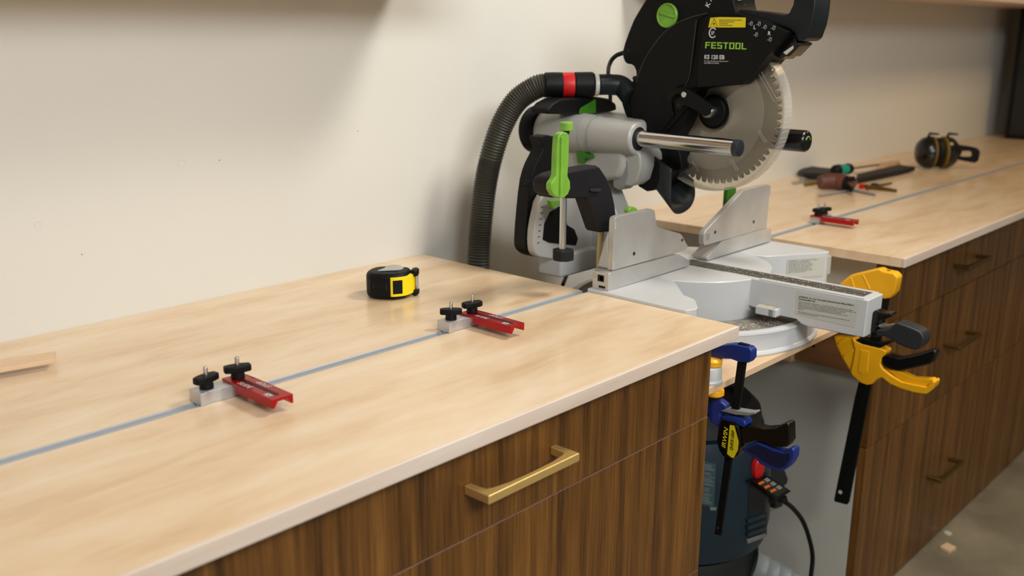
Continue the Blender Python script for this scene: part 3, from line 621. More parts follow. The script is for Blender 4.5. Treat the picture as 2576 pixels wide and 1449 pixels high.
kc = at(1425, 328, 'y', .325); kt = at(1425, 307, 'y', .325)
cyl('lever_cap', kc, kt, .0115, GRN, K, 32, .0015)
cyl('cap_stem', kc + Vector((0, 0, -.006)), kc, .005, BLK, K, 16)
ra, rb = at(1419, 500, 'y', .325), at(1415, 626, 'y', .325)
cyl('pressure_rod', rb, (rb.x, rb.y, kc.z - .004), .0060, ZINC, K, 24)
fp = at(1417, 634, 'y', .325)
bm = bmesh.new()
prs = []
for k in range(8):
    a = 2*math.pi*(k + .5)/8; prs.append(fp + Vector((math.cos(a)*.0195, math.sin(a)*.0195, -.014)))
bprism(bm, prs, (0, 0, .019)); ft = fin('pressure_pad', bm, DUSTB, K, .002)
for k in range(8):
    a = 2*math.pi*(k + .5)/8
    if k % 2 == 0:
        c = fp + Vector((math.cos(a)*.0115, math.sin(a)*.0115, .0051)); cyl('pad_pocket', c, c + Vector((0, 0, .0003)), .0038, DARK, ft, 5)
gx = at(1512, 590, 'y', .328); gz = at(1500, 690, 'y', .328)
cyl('post', (.0575, .328, T0), (.0605, .328, gx.z + .01), .0062, mat('yellow_zinc', '#B5A97F', .4, .5), K, 20)

# ------------------------------------------------------------------ stops on the track
def tknob(c, parent, rot=0.0, stud=True):
    c = Vector(c); bm = bmesh.new(); pts = []
    for i in range(40):
        a = 2*math.pi*i/40; r = .0088
        x, y = math.cos(a)*r, math.sin(a)*r; pts.append((x, y))
    W = .0172
    out = [(-W, -.0042), (-W + .002, -.0058), (-.009, -.0078), (0, -.0088), (.009, -.0078), (W - .002, -.0058), (W, -.0042), (W, .0042), (W - .002, .0058), (.009, .0078), (0, .0088), (-.009, .0078), (-W + .002, .0058), (-W, .0042)]
    cr, sr = math.cos(rot), math.sin(rot)
    bprism(bm, [c + Vector((x*cr - y*sr, x*sr + y*cr, .0085)) for x, y in out], (0, 0, .0088))
    o = fin('knob', bm, BLK, parent, .0018, seg=3)
    lathe('knob_hub', c, (0, 0, 1), [(.0082, 0), (.0090, .001), (.0082, .009)], BLK, o, 28)
    s = .0266
    P = [(.0031 if i % 2 else .0027, .0145 + i*.0006) for i in range(22)] + [(.0022, .0282)]
    lathe('stud', c, (0, 0, 1), P, ZINC, o, 16, ang=80)
def stop(x0, sg, label, r1, r2):
    """x0: outer end of the aluminium block, sg: +1 red bar to the right of the block"""
    t = thing('track_stop', (x0 + sg*.037, .3165, 0), label, 'stop', 'red and silver stops on the tracks')
    X = lambda d: x0 + sg*d
    y0, y1 = .3030, .3305
    P = [(0, y0), (.0075, y0), (.0085, y0 + .0006), (.0135, y0 + .0026), (.018, y0 + .003), (.027, y0 + .0012), (.032, y0 + .0008), (.067, y0 + .0008), (.067, y1 - .001), (.0, y1)]
    prism('block', [(X(a), b, .0004) for a, b in P], (0, 0, .0162), ALU, t, .0005)
    # red bar: channel section in xz, extruded along y
    a, b = .0440, .0740; zb, zt = .0085, .0202
    C = [(a, zt), (a, zb), (a + .003, zb), (a + .008, zb + .0070), (b - .008, zb + .0070), (b - .003, zb), (b, zb), (b, zt)]
    C = [(a, .0170), (a, zt), (b, zt), (b, zb), (b - .0028, zb), (b - .0080, .0163), (a + .0080, .0163), (a + .0028, zb), (a, zb)]
    yb, yf = .3262, .2145
    bm = bmesh.new(); bprism(bm, [Vector((X(p), yb - .029, z)) for p, z in C], (0, yf - yb + .029, 0))
    bprism(bm, [Vector((X(a), yb, .0170)), Vector((X(b), yb, .0170)), Vector((X(b), yb - .029, .0170)), Vector((X(a), yb - .029, .0170))], (0, 0, zt - .0170))
    rb = fin('stop_bar', bm, REDA, t, .0004, label='red anodised stop bar')
    mx = X((a+b)/2)
    bm = bmesh.new(); ys = [yf + .013, yb - .018]; sl = []
    for i in range(9): an = math.pi*i/8; sl.append((mx + math.cos(an)*.0033, ys[1] + math.sin(an)*.0033))
    for i in range(9): an = math.pi + math.pi*i/8; sl.append((mx + math.cos(an)*.0033, ys[0] + math.sin(an)*.0033))
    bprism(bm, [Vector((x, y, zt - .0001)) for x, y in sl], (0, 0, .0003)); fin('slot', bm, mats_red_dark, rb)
    z = zt + .0001; lft = min(X(a), X(b)); rgt = max(X(a), X(b))
    text('slide_lettering', 'SLIDE', (lft + .0030, .2960, z), (0, -1, 0), (1, 0, 0), .0066, WINK, rb, width=.0275, bold=.01, shear=.25)
    text('stop_lettering', 'STOP', (rgt - .0030, .2540, z), (0, 1, 0), (-1, 0, 0), .0066, WINK, rb, width=.0275, bold=.01, shear=.25)
    text('maker_mark', 'KM', (lft + .0045, .2375, z), (0, -1, 0), (1, 0, 0), .0058, WINK, rb, width=.0110, bold=.05)
    box('maker_mark', (lft + .0026, .2265, z), (lft + .0034, .2375, z + .0001), WINK, rb)
    tknob((X(.0165), .3165, .0168), t, r1); tknob((X(.0590), .3125, .0204), t, r2)
    # t-bolt head running in the track
    box('track_slider', (min(X(.001), X(.034)), .3115, -.0040), (max(X(.001), X(.034)), .3185, .0006), ZINC, t, .0004)
    return t
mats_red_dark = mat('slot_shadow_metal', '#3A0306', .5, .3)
stop(-.7700, 1, 'red and silver stop with two black knobs, nearest the camera on the left bench track', .15, -.35)
stop(-.3470, 1, 'red and silver stop with two black knobs, on the left bench beside the tape measure', -.75, -.25)
stop(.9660, -1, 'red and silver stop on the far right bench, its red bar towards the saw', -.7, -.2)

# ------------------------------------------------------------------ tape measure
tb0 = Vector((-.262, .538, 0))
TM = thing('tape_measure', tuple(tb0), 'black and yellow tape measure lying on its side on the left bench', 'tape measure')
ur = (RX - Vector((0, 0, RX.z))).normalized(); uf = Vector((ur.y, -ur.x, 0))       # ur: to the right in view, uf: towards the viewer
tl = lambda a, b, z: tb0 + ur*a + uf*b + Vector((0, 0, z))
out = [(-.041, -.012), (-.043, .006), (-.037, .022), (-.022, .031), (-.002, .034), (.012, .032), (.027, .022), (.032, .010), (.034, -.014), (.026, -.030), (-.010, -.036), (-.030, -.030)]
prism('case', spl([tl(a, b, .0005) for a, b in out], 4, True), (0, 0, .046), BLK, TM, .009, seg=4)
for z in (.012, .023, .034):
    pass
for k in range(5):
    a = -.034 + k*.0075
    tube('case_groove', [tl(a, .0245 + k*.0019 - .0005, .012), tl(a - .0006, .0272 + k*.0019, .024), tl(a, .0245 + k*.0019 - .0005, .036)], .0006, RUB, TM, 6)
# yellow nose shell: wraps right-front corner
yo = [(.006, .0335), (.018, .0305), (.030, .022), (.036, .010), (.040, -.004), (.040, -.012), (.030, -.012), (.026, .004), (.014, .020), (.006, .0300)]
yo = [(.003, .0350), (.016, .0325), (.029, .0235), (.0385, .006), (.0425, -.008), (.034, -.010), (.024, .006), (.012, .020), (.003, .027)]
ys = prism('nose_shell', spl([tl(a, b, .007) for a, b in yo], 3, True), (0, 0, .034), YELT, TM, .003, seg=3)
p0, p1 = tl(.0065, .0352, 0), tl(.0225, .0294, 0); dn = (p1 - p0).normalized(); nm = Vector((dn.y, -dn.x, 0));
nm = nm if nm.dot(uf) > 0 else -nm
prism('side_window', [p0 + Vector((0, 0, .012)), p1 + Vector((0, 0, .012)), p1 + Vector((0, 0, .036)), p0 + Vector((0, 0, .036))], nm*.0012, BLK, TM, .001)
for z0, z1 in ((.002, .012), (.036, .0475)):
    prism('bumper', spl([tl(a, b, z0) for a, b in ((.036, -.016), (.034, .0), (.040, .006), (.047, .002), (.0475, -.014), (.042, -.020))], 3, True), (0, 0, z1 - z0), BLK, TM, .003, seg=3)
prism('hook', [tl(.0435, -.002, .012), tl(.0475, -.002, .012), tl(.0475, -.002, .037), tl(.0435, -.002, .037)], ur*0 - uf*.0012, SILV, TM, .0004)
prism('hook', [tl(.0440, .002, .013), tl(.0450, .002, .013), tl(.0458, -.014, .013), tl(.0446, -.014, .013)], (0, 0, .024), SILV, TM, .0003)
clip = prism('belt_clip', [tl(-.022, .013, .0470), tl(.012, .006, .0470), tl(.016, -.011, .0485), tl(-.006, -.012, .0485)], (0, 0, .0018), SILV, TM, .0006)
lathe('clip_boss', tl(.004, -.012, .0460), (0, 0, 1), [(.0165, 0), (.0165, .002), (.012, .0045), (.004, .005)], SILV, TM, 32)

# ------------------------------------------------------------------ thin offcut at the left
W0 = thing('wood_offcut', (-.90, .62, 0), 'thin pale wooden offcut at the left edge of the near bench', 'offcut')
zt = .0155
prism('strip', [(-.834, .569, zt - .0060), (-.819, .602, zt - .0060), (-1.20, .72, zt - .006), (-1.20, .640, zt - .006)], (0, 0, .0062), PLY, W0, .0006)
prism('spacer', [(-1.05, .63, .0002), (-1.0, .61, .0002), (-1.0, .66, .0002), (-1.05, .68, .0002)], (0, 0, zt - .0063), PLY, W0)

# ------------------------------------------------------------------ blue bar clamp
CB = thing('bar_clamp', tuple(at(1806, 1345, 'x', .014)), 'blue and black quick-grip clamp holding the saw foot at the near bench', 'clamp', 'bar clamps holding the saw down')
bx = .026
j = pp('upper_jaw', [(1765, 915), (1770, 890), (1790, 878), (1815, 869), (1839, 866), (1860, 869), (1882, 874), (1891, 882), (1890, 904), (1882, 914), (1856, 911), (1838, 904), (1818, 903), (1799, 908)], 'x', bx, .019, BLU, CB, .003, seg=3)
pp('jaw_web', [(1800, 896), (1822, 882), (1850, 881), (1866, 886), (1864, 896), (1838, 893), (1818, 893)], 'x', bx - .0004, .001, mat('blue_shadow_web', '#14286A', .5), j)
c = at(1871, 870, 'x', bx + .010); box('bar_tip', (bx + .005, c.y - .0095, c.z - .003), (bx + .0135, c.y + .0085, c.z + .0045), BLK, j, .001)
lathe('pad', (foot0.x + .004, foot0.y - .004, pz + .0282), (0, 0, 1), [(.0150, 0), (.0172, .002), (.0172, .009), (.012, .013)], YEL, CB, 32)
P = at(1797, 1002, 'x', bx - .002); lathe('pad', (P.x, P.y, pz - .0245), (0, 0, 1), [(.012, 0), (.0158, .003), (.0158, .010), (.015, .0122)], YEL, CB, 32)
pp('bar', [(1855, 908), (1875, 912), (1813, 1348), (1797, 1344)], 'x', bx + .006, .006, BLK, CB, .0005)
c = at(1806, 1328, 'x', bx + .006); cyl('bar_hole', c + Vector((-.0004, 0, 0)), c + Vector((.001, 0, 0)), .003, RUB, CB, 16)
pp('lower_jaw', [(1786, 1010), (1806, 1006), (1826, 1022), (1824, 1032), (1810, 1040), (1814, 1060), (1806, 1075), (1786, 1062), (1776, 1030)], 'x', bx + .001, .017, BLU, CB, .003, seg=3)
pp('release_plate', [(1810, 1033), (1828, 1029), (1860, 1034), (1886, 1038), (1899, 1037), (1899, 1042), (1884, 1046), (1850, 1044)], 'x', bx + .001, .018, PAINTD, CB, .001)
pp('body_top', [(1812, 1048), (1830, 1046), (1858, 1052), (1872, 1058), (1877, 1070), (1870, 1077), (1858, 1072), (1846, 1064), (1816, 1058)], 'x', bx - .002, .024, BLU, CB, .003, seg=3)
bb = pp('body', [(1814, 1052), (1846, 1062), (1858, 1074), (1863, 1096), (1864, 1118), (1857, 1146), (1843, 1157), (1818, 1150), (1808, 1134), (1802, 1114), (1806, 1072)], 'x', bx - .001, .021, BLKG, CB, .003, seg=3)
pp('yellow_label', [(1836, 1069), (1847, 1071), (1858, 1111), (1856, 1132), (1846, 1152), (1840, 1151), (1829, 1142)], 'x', bx - .0014, .0003, YELL, bb)
def vtext(s, BL, BR, TL, m, **k):
    return ptext('clamp_lettering', s, BL, BR, TL, 'x', bx - .0018, m, bb, **k)
vtext('IRWIN', (1825, 1128), (1832, 1077), (1815, 1125), YELL, bold=.02, shear=.2)
vtext('QUICK-GRIP', (1843, 1133), (1848, 1084), (1836, 1131), INK, bold=.02, shear=.2)
pp('grip', [(1860, 1080), (1872, 1074), (1888, 1071), (1921, 1079), (1950, 1077), (1966, 1068), (1980, 1063), (1985, 1070), (1986, 1112), (1978, 1125), (1950, 1126), (1922, 1114), (1898, 1109), (1868, 1117)], 'x', bx - .001, .023, BLKG, CB, .0045, seg=3)
tg = pp('trigger', [(1864, 1132), (1878, 1124), (1902, 1112), (1924, 1120), (1948, 1131), (1972, 1138), (1982, 1130), (1992, 1127), (1998, 1134), (1996, 1154), (1988, 1170), (1977, 1181), (1962, 1187), (1940, 1181), (1912, 1168), (1902, 1156), (1886, 1144)], 'x', bx, .021, BLU, CB, .004, seg=3)

pp('trigger_web', [(1874, 1131), (1904, 1118), (1946, 1136), (1976, 1143), (1986, 1138), (1986, 1156), (1974, 1173), (1960, 1178), (1942, 1172), (1918, 1160), (1904, 1148)], 'x', bx - .0003, .001, mat('trigger_hollow_shade', '#0B1436', .4), tg)  # darker blue plate paints the shade inside the hollow trigger
# ------------------------------------------------------------------ yellow bar clamp
CY2 = thing('bar_clamp', tuple(at(2114, 1265, 'x', .575)), 'large yellow and black trigger clamp at the front end of the saw arm', 'clamp', 'bar clamps holding the saw down')
yx = .580
j = pp('upper_jaw', [(2110, 716), (2138, 693), (2200, 678), (2212, 676), (2221, 682), (2248, 687), (2258, 698), (2251, 735), (2238, 750), (2224, 753), (2196, 742), (2110, 728)], 'x', yx, .028, YEL, CY2, .004, seg=3)
pp('jaw_rib', [(2137, 700), (2142, 697), (2152, 728), (2146, 728)], 'x', yx - .001, .003, YEL, j, .001)
pp('jaw_rib', [(2168, 692), (2173, 692), (2190, 728), (2184, 728)], 'x', yx - .001, .003, YEL, j, .001)
c = at(2228, 684, 'x', yx + .014); box('bar_tip', (yx + .009, c.y - .010, c.z - .004), (yx + .019, c.y + .008, c.z + .004), BLK, j, .001)
bar = pp('bar', [(2216, 752), (2236, 752), (2205, 900), (2184, 1000), (2134, 1264), (2130, 1270), (2099, 1262), (2098, 1256), (2150, 1000), (2180, 880)], 'x', yx + .010, .008, BLK, CY2, .0008)
c = at(2114, 1238, 'x', yx + .010); cyl('bar_hole', c + Vector((-.0005, 0, 0)), c + Vector((.001, 0, 0)), .0045, WHITE, bar, 16)
wing = [(2097, 846), (2143, 851), (2152, 862), (2150, 900), (2140, 938), (2116, 897), (2102, 866)]
pp('lower_jaw', wing, 'x', yx + .004, .020, YEL, CY2, .003, seg=3)
for qq in (((2106, 862), (2112, 866), (2130, 850), (2124, 849)), ((2120, 893), (2124, 898), (2148, 884), (2146, 879))):
    pp('jaw_rib', qq, 'x', yx + .002, .004, YEL, CY2, .0008)
body = [(2143, 850), (2150, 858), (2170, 866), (2214, 877), (2222, 880), (2229, 884), (2226, 893), (2217, 900), (2214, 916), (2220, 928), (2240, 944), (2266, 960), (2290, 966), (2330, 974), (2346, 958), (2352, 962), (2348, 976), (2330, 992), (2300, 988), (2266, 978), (2240, 967), (2218, 950), (2206, 953), (2192, 967), (2180, 969), (2164, 963), (2144, 945), (2139, 936), (2146, 905), (2150, 880)]
bd = pp('body', body, 'x', yx, .030, YEL, CY2, .004, seg=3)
pp('body_panel', [(2164, 880), (2186, 884), (2182, 935), (2170, 943), (2158, 932)], 'x', yx - .001, .002, YEL, bd, .001)
pp('pistol_guard', [(2226, 926), (2262, 934), (2300, 951), (2348, 953), (2351, 962), (2330, 974), (2290, 966), (2262, 956)], 'x', yx + .006, .018, YEL, CY2, .003)
pp('grip', [(2217, 900), (2224, 892), (2234, 893), (2262, 901), (2300, 893), (2344, 880), (2353, 880), (2355, 888), (2350, 908), (2340, 917), (2300, 927), (2262, 935), (2238, 931), (2220, 921), (2216, 912)], 'x', yx + .002, .026, BLKG, CY2, .005, seg=3)
pp('release_plate', [(2152, 855), (2170, 853), (2214, 864), (2242, 858), (2243, 862), (2220, 872), (2212, 877), (2170, 868)], 'x', yx + .001, .024, BLK, CY2, .001)

# ------------------------------------------------------------------ dust extractor under the platform
VC = Vector((.368, .325, 0)); VR = .185
V = thing('dust_extractor', (VC.x, VC.y, -H), 'dark blue dust extractor with a red button under the saw shelf', 'vacuum')
lathe('tank', (VC.x, VC.y, -H), (0, 0, 1), [(.17, .06), (.178, .07), (.178, .27), (.170, .30)], VBLK, V, 64)
def rr(h): return VR
lathe('motor_head', (VC.x, VC.y, 0), (0, 0, 1), [(.172, -.610), (.188, -.600), (.195, -.560), (.190, -.45), (.176, -.37), (.168, -.345), (.15, -.338)], VBLUE, V, 72)
lid = lathe('lid', (VC.x, VC.y, 0), (0, 0, 1), [(.165, -.338), (.160, -.315), (.14, -.296), (.06, -.290)], VBLK, V, 64)
tube('carry_handle', spl([(VC.x - .10, VC.y - .05, -.32), (VC.x - .12, VC.y - .08, -.265), (VC.x - .05, VC.y - .10, -.235), (VC.x + .05, VC.y - .09, -.27), (VC.x + .10, VC.y - .08, -.33)], 6), .013, VBLK, V, 14)
for k in range(8):
    tube('lid_rib', [VC + Vector((-.155 + k*.012, -.075 - k*.006, -.318 + .004)), VC + Vector((-.10 + k*.012, -.035 - k*.006, -.292))], .0028, VBLK, lid, 6)
for k in range(3):
    a = 2*math.pi*k/3 + .4; c = VC + Vector((math.cos(a)*.14, math.sin(a)*.14, -H))
    lathe('wheel', c + Vector((-.012, 0, .031)), (1, 0, 0), [(.02, 0), (.030, .003), (.030, .021), (.02, .024)], VGREY, V, 24)
    cyl('wheel_stem', c + Vector((0, 0, .03)), c + Vector((0, 0, .075)), .008, VBLK, V, 12)
def vrad(z):
    pr = [(-.610, .172), (-.600, .188), (-.560, .195), (-.45, .190), (-.37, .176), (-.345, .168)]
    for (z0, r0), (z1, r1) in zip(pr, pr[1:]):
        if z0 <= z <= z1: return r0 + (r1 - r0)*(z - z0)/(z1 - z0)
    return .17
def von(px, py, off=0):
    """point of the real drum surface seen at this place of the photograph"""
    d = ray(px, py); t = 1.2; best = (9, None)
    for _ in range(2600):
        p = CAM + d*t; q = p - VC; e = math.hypot(q.x, q.y) - vrad(p.z) - off
        if e < best[0]: best = (e, p)
        if e < 0: break
        t += .0005
    return best[1]
def vpatch(name, quad, m, parent, off=.0008, n=8, th=.0):
    """curved plate lying on the drum: bilinear patch of surface points, given thickness"""
    bm = bmesh.new(); g = []
    A_, B_, C_, D_ = [Vector(q).to_3d() for q in quad]
    for i in range(n + 1):
        row = []
        for jj in range(n + 1):
            u, v_ = i/n, jj/n; q = (A_*(1-u) + B_*u)*(1 - v_) + (D_*(1-u) + C_*u)*v_
            row.append(von(q.x, q.y, off))
        g.append(row)
    fv = [[bm.verts.new(p) for p in row] for row in g]
    bk = [[bm.verts.new(p + Vector((VC.x - p.x, VC.y - p.y, 0)).normalized()*(off + .001)) for p in row] for row in g]
    for i in range(n):
        for jj in range(n):
            bm.faces.new((fv[i][jj], fv[i+1][jj], fv[i+1][jj+1], fv[i][jj+1])); bm.faces.new((bk[i][jj], bk[i][jj+1], bk[i+1][jj+1], bk[i+1][jj]))
    for i in range(n):
        bm.faces.new((fv[i][0], bk[i][0], bk[i+1][0], fv[i+1][0])); bm.faces.new((fv[i][n], fv[i+1][n], bk[i+1][n], bk[i][n]))
        bm.faces.new((fv[0][i], fv[0][i+1], bk[0][i+1], bk[0][i])); bm.faces.new((fv[n][i], bk[n][i], bk[n][i+1], fv[n][i+1]))
    return fin(name, bm, m, parent)
lb = vpatch('label', [(1740, 1150), (1801, 1168), (1796, 1278), (1740, 1262)], mat('label_teal', '#2A4A4C', .5), V)
y = 1170
for blk in (4, 2, 6, 3, 7):
    for k in range(blk):
        e = 1790 + random.randint(-3, 8) - (4 if y > 1220 else 0)
        vpatch('label_print', [(1745, y - 6), (e, y + 1.5), (e, y + 3.2), (1745, y - 4.2)], WINK2 if False else VGREY, lb, .0015, 2); y += 3.9
    y += 3.5
c = von(1903, 1176); dn = Vector((c.x - VC.x, c.y - VC.y, 0)).normalized()
sd_ = Vector((-dn.y, dn.x, 0))
bm = bmesh.new(); bprism(bm, [c - dn*.004 + sd_*math.cos(a)*.0185 + Vector((0, 0, math.sin(a)*.026)) for a in [2*math.pi*i/28 for i in range(28)]], dn*.014); fin('power_button', bm, REDP, V, .004, seg=3, label='round red power button')
vpatch('socket_recess', [(1884, 1214), (1925, 1206), (1925, 1288), (1882, 1302)], DARK, V, .001)
vpatch('socket_rim', [(1882, 1212), (1932, 1190), (1932, 1194), (1882, 1217)], VBLUE, V, .006)
for k in range(4):
    y = 1300 + k*17; vpatch('vent_slat', [(1881, y + 8), (1927, y - 8), (1927, y), (1881, y + 17)], VGREY if k == 3 else VBLUE, V, .004 + .0005*k, 5)
vpatch('vent_slot', [(1884, 1308), (1929, 1290), (1929, 1345), (1884, 1362)], DARK, V, .0016)
vpatch('clip', [(1785, 1276), (1803, 1277), (1801, 1284), (1787, 1284)], VGREY, V, .003, 2)
# grey hose inlet low on the drum
c = von(1890, 1420) + Vector((0, 0, .0)); c0 = c + Vector((.02, .04, .01)); ax = Vector((.25, -.9, -.35)).normalized()
c0 = at(1885, 1425, 'y', .165); 
P = []
for i in range(14): P.append((.040 - .0012*i + (.004 if i % 3 == 0 else 0), i*.009))
lathe('hose_inlet', c0, (.55, -.75, -.36), P, VGREY, V, 32)
# socket plug with lead
PG = thing('power_plug', tuple(at(1945, 1235, 'y', .125)), 'black plug with orange warning label and black lead, pushed into the dust extractor', 'plug')
plg = pp('plug_body', [(1902, 1216), (1937, 1199), (1992, 1236), (1957, 1258)], 'y', .120, .022, BLK, PG, .002)
pp('plug_label', [(1909, 1217), (1936, 1204), (1981, 1233), (1955, 1249)], 'y', .1194, .0005, RUB, plg)
for k in range(3):
    x, y = 1907 + k*15, 1213.5 + k*9.5
    pp('orange_bar', [(x, y + 2), (x + 12, y - 4), (x + 18, y), (x + 4, y + 7)], 'y', .1190, .0004, ORNG, plg)
    for h in range(3):
        x2, y2 = x + 15 + h*3.2, y - 7.5 + h*2.4
        pp('label_print', [(x2, y2 + 1), (x2 + 9, y2 - 4), (x2 + 10, y2 - 3), (x2 + 1, y2 + 2)], 'y', .1190, .0003, LBL, plg)
pp('plug_neck', [(1964, 1256), (1980, 1247), (1984, 1262), (1972, 1268)], 'y', .122, .016, BLK, PG, .002)
pp('plug_prong_housing', [(1880, 1226), (1904, 1218), (1950, 1256), (1944, 1268), (1925, 1266)], 'y', .142, .03, BLK, PG, .002)
tube('plug_lead', spl([at(1974, 1262, 'y', .130), at(1996, 1280, 'y', .130), at(2020, 1312, 'y', .130), at(2036, 1356, 'y', .130), at(2044, 1400, 'y', .130), at(2040, 1449, 'y', .125), at(2030, 1520, 'y', .12), Vector((.40, .10, -H + .006)), Vector((.2, .05, -H + .0055))], 8), .0052, BLK, PG, 14)
# black connector behind the plug
pp('side_latch', [(1935, 1180), (1960, 1168), (1975, 1178), (1985, 1205), (1980, 1222), (1960, 1225), (1938, 1205)], 'y', .235, .03, VBLK, V, .006, seg=3)
pp('latch_arm', [(1950, 1218), (1975, 1218), (1970, 1275), (1952, 1282)], 'y', .240, .02, VBLK, V, .004)

# ------------------------------------------------------------------ tools on the far bench
def on(x, y, z=0): return at(x, y, 'z', z)
def flat(name, pxs, z0, th, m, parent, bevel=.001):
    return prism(name, [Vector((p.x, p.y, z0)) for p in [at(x, y, 'z', z0) for x, y in pxs]], (0, 0, th), m, parent, bevel)
t = thing('saw_sheath', tuple(on(2220, 447)), 'long flat black sheath pointing right across the far bench tool pile', 'sheath')
flat('sheath', [(2152, 462), (2155, 448), (2205, 436), (2262, 424), (2302, 430), (2270, 438), (2200, 453)], .003, .014, DUSTB, t, .003)
t = thing('folding_knife', tuple(on(2050, 437)), 'flat black folding tool at the left of the far bench tool pile', 'knife')
flat('handle', [(2008, 440), (2030, 428), (2060, 432), (2098, 436), (2096, 447), (2060, 449), (2020, 447)], .003, .016, DUSTB, t, .003)
flat('blade', [(2014, 446), (2028, 446), (2024, 452), (2016, 450)], .003, .004, ZINC, t, .0005)
t = thing('leather_holster', tuple(on(2105, 468)), 'small brown leather holster lying in front of the teal screwdriver', 'holster')
hp_ = [at(2062, 458, 'z', .024), at(2100, 456, 'z', .026), at(2128, 461, 'z', .024)]
tube('pouch', spl(hp_, 4), [.020, .022, .023, .024, .024, .024, .024, .024, .023], BRN, t, 20)
lathe('pouch_mouth', at(2128, 461, 'z', .024), (at(2128, 461, 'z', .024) - at(2110, 459, 'z', .024)), [(.021, 0), (.021, .014), (.023, .020), (.015, .021)], BLK, t, 24)
flat('belt_flap', [(2080, 455), (2110, 446), (2150, 448), (2158, 462), (2150, 474), (2140, 470), (2120, 452)], .026, .006, BRN, t, .002)
t = thing('screwdriver', tuple(on(2120, 440)), 'screwdriver with a teal and black handle on the far bench tool pile', 'screwdriver')
sa_, sb_ = at(2096, 430, 'z', .042), at(2140, 424, 'z', .042); dv = sb_ - sa_; Ln = dv.length
lathe('handle_end', sa_, dv, [(.008, 0), (.016, .006), (.018, Ln*.15), (.018, Ln*.26)], BLK, t, 24)
lathe('handle_grip', sa_ + dv*.26, dv, [(.018, 0), (.019, Ln*.1), (.015, Ln*.25), (.017, Ln*.36), (.016, Ln*.45)], TEAL, t, 24)
lathe('handle_neck', sa_ + dv*.71, dv, [(.016, 0), (.018, Ln*.12), (.015, Ln*.25), (.008, Ln*.29)], BLK, t, 24)
cyl('shaft', sb_, sb_ + dv.normalized()*.16, .0035, ZINC, t, 12)
t = thing('steel_rule', tuple(on(2020, 455)), 'grey steel rule sticking out left of the leather holster', 'rule')
flat('rule', [(1990, 458), (2060, 447), (2062, 452), (1996, 464)], .001, .0015, ZINC, t, .0003)
flat('end_block', [(2022, 464), (2060, 457), (2060, 463), (2024, 469)], .0005, .006, MUST, t, .0005)
t = thing('needle_pliers', tuple(on(2210, 474)), 'thin brass-coloured pliers with a red end in front of the black sheath', 'pliers')
tube('handle', [on(2166, 467, .006), on(2200, 472, .006), on(2255, 480, .006)], [.006, .006, .0045], BRASSD, t, 10)
tube('handle', [on(2180, 474, .006), on(2205, 468, .006), on(2243, 461, .006)], [.004, .005, .003], BRASSD, t, 10)
lathe('joint', on(2200, 471, .003), (0, 0, 1), [(.012, 0), (.012, .010), (.008, .012)], RUB, t, 16)
cyl('red_tip', on(2163, 468, .008), on(2172, 469, .008), .008, REDP, t, 12)
t = thing('bent_rod', tuple(on(2130, 480)), 'thin bent grey metal rod nearest the track on the far bench', 'rod')
tube('rod', spl([on(2062, 492, .004), on(2110, 484, .004), on(2140, 479, .004), on(2160, 481, .004), on(2202, 490, .004)], 5), .0038, PAINTD, t, 10)
t = thing('wood_block', tuple(on(2230, 425)), 'small pale wooden block behind the black sheath on the far bench', 'offcut')
flat('block', [(2205, 428), (2214, 420), (2258, 412), (2264, 419), (2230, 428)], .0005, .014, ENDW, t, .001)
t = thing('metal_strip', tuple(on(2175, 440)), 'flat pale metal strip between the screwdriver and the black sheath', 'strip')
flat('strip', [(2146, 436), (2205, 430), (2212, 433), (2160, 442)], .0005, .003, ZINC, t, .0003)
# ear defenders
e = on(2352, 424); E0 = Vector((e.x, e.y, 0)); zc = .056
E = thing('ear_defenders', tuple(E0), 'black ear defenders with yellow cushions at the far end of the right bench', 'ear defenders')
cupc = E0 + Vector((0, 0, zc))
prc = lambda s: [(.022*s, 0), (.040*s, .004), (.050*s, .018), (.054*s, .034), (.054*s, .042)]
for sg, base, nm in ((-1, -.070, 'left'), (1, .070, 'right')):
    cu_ = lathe('cup', cupc + ur*base, ur*(-sg), [(.015, 0), (.036, .006), (.049, .020), (.0545, .038), (.0545, .046)], BLKG, E, 40)
    lathe('cushion', cupc + ur*(base - sg*.046), ur*(-sg), [(.052, 0), (.0545, .002), (.0545, .007), (.050, .009)], MUST, E, 40, label='mustard yellow ear cushion')
lathe('inner_pad', cupc + ur*(-.012), ur, [(.046, 0), (.050, .004), (.050, .020), (.046, .024)], BLK, E, 32)
for b in (-.035, .030):
    tube('band_arm', [cupc + ur*b + Vector((0, 0, .050)), cupc + ur*(b + .004) + Vector((0, 0, .064)), cupc + ur*(b + .035) + Vector((0, 0, .062))], [.006, .005, .003], BLK, E, 10)
    tube('band_arm', [cupc + ur*b + Vector((0, 0, -.045)), cupc + ur*b + Vector((0, 0, -.0515))], [.009, .007], BLK, E, 10)
lo_ = [(2398, 366), (2445, 369), (2460, 376), (2463, 382), (2458, 404), (2450, 409), (2402, 400), (2392, 392)]
def edge_on(px, py): # vertical plane through the cups, facing the viewer
    d = ray(px, py); nrm = uf; tt = (cupc - CAM).dot(nrm)/d.dot(nrm); return CAM + d*tt
outer = [edge_on(*q) for q in lo_]; inn = [edge_on(*q) for q in [(2415, 380), (2440, 380), (2446, 386), (2443, 394), (2418, 393), (2410, 388)]]
bm = bmesh.new()
ro = spl(outer, 4, True)[:32]; ri = spl(inn, 6, True)[:36]
ro = [edge_on(0, 0)*0 + p for p in ro]
co = sum(ro, Vector())/len(ro)
nN = 36
def resamp(c, loop):
    out_ = []
    for k in range(nN):
        a = 2*math.pi*k/nN; dvec = ur*math.cos(a) + Vector((0, 0, 1))*math.sin(a); best = max(loop, key=lambda p: (p - c).normalized().dot(dvec)); out_.append(best)
    return out_
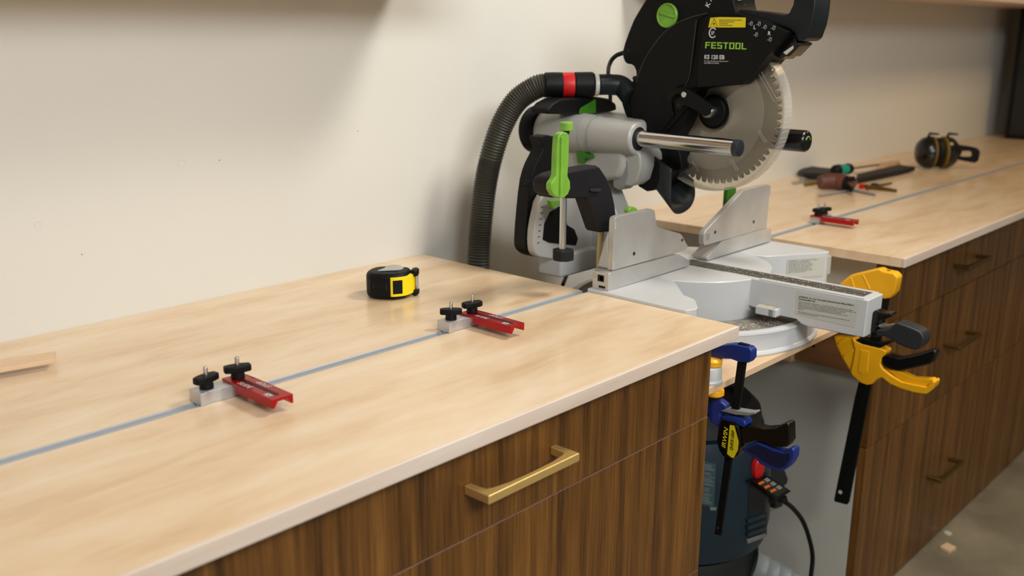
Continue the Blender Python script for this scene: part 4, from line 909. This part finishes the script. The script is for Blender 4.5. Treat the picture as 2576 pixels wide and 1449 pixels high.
ci = sum(ri, Vector())/len(ri); A1 = resamp(ci, ro); A2 = resamp(ci, ri)
def dd(A): return [p + (ur*math.cos(2*math.pi*k/nN) + Vector((0, 0, 1))*math.sin(2*math.pi*k/nN))*1e-4*k/nN for k, p in enumerate(A)]
fr_ = [[bm.verts.new(p + uf*.008) for p in dd(A1)], [bm.verts.new(p + uf*.008) for p in dd(A2)], [bm.verts.new(p - uf*.008) for p in dd(A2)], [bm.verts.new(p - uf*.008) for p in dd(A1)]]
for a, b in zip(fr_, fr_[1:] + fr_[:1]):
    for k in range(nN): bm.faces.new((a[k], a[(k+1) % nN], b[(k+1) % nN], b[k]))
fin('headband', bm, BLK, E)
lathe('band_pivot', cupc + ur*.066 + Vector((0, 0, .004)), ur, [(.016, 0), (.014, .014)], BLK, E, 20)

# black upright thing at the far right end
t = thing('black_cabinet', (3.3, .45, 0), 'tall black unit standing on the far end of the right bench', 'cabinet')
bq = at(2556, 120, 'x', 3.40)
box('case', (3.40, .05, .0005), (3.64, bq.y, .56), BLK, t, .004)
box('door', (3.396, .07, .02), (3.3995, bq.y - .02, .54), BLKG, t, .002)

# floor scraps
q = on(2383, 1383, -H); q = at(2383, 1383, 'z', -H)
t = prism('wood_scrap', [q + Vector((-.020, -.012, .0002)), q + Vector((.014, -.018, .0002)), q + Vector((.022, .010, .0002)), q + Vector((-.012, .016, .0002))], (0, 0, .010), PLY, None, .001)
tag(t, 'small square wooden scrap on the concrete floor at lower right', 'scrap')
q = at(2384, 1343, 'z', -H)
t = prism('paper_scrap', spl([q + Vector((-.010, -.006, .0002)), q + Vector((.006, -.010, .0002)), q + Vector((.012, .006, .0002)), q + Vector((-.004, .010, .0002))], 3, True), (0, 0, .003), WHITE)
tag(t, 'tiny white scrap on the floor beyond the wooden one', 'scrap')
random.seed(3)
bm = bmesh.new()
for i in range(150):
    u = random.random(); x = .306 + random.choice((-1, 1))*random.uniform(.002, .019); yy = random.uniform(-.07, .22)
    s_ = random.uniform(.0004, .0011); bbox(bm, (x, yy, kz), (x + s_*1.6, yy + s_, kz + s_*.7))
for i in range(260):
    a = random.uniform(math.radians(200), math.radians(268)); r = random.uniform(.175, .216); x, yy = CX + math.cos(a)*r, CY + math.sin(a)*r
    s_ = random.uniform(.0005, .0016); bbox(bm, (x, yy, pz + .0410), (x + s_*1.7, yy + s_, pz + .0410 + s_*.7))
o = fin('sawdust', bm, mat('sawdust_grains', '#D9CBAA', .9), None, smooth=False); tag(o, 'pale sawdust grains scattered on the saw table and its ring', 'sawdust', kind='stuff')

# ------------------------------------------------------------------ lift everything so that the floor is z = 0
for o in list(bpy.data.objects):
    if o.parent is None: o.location.z += H
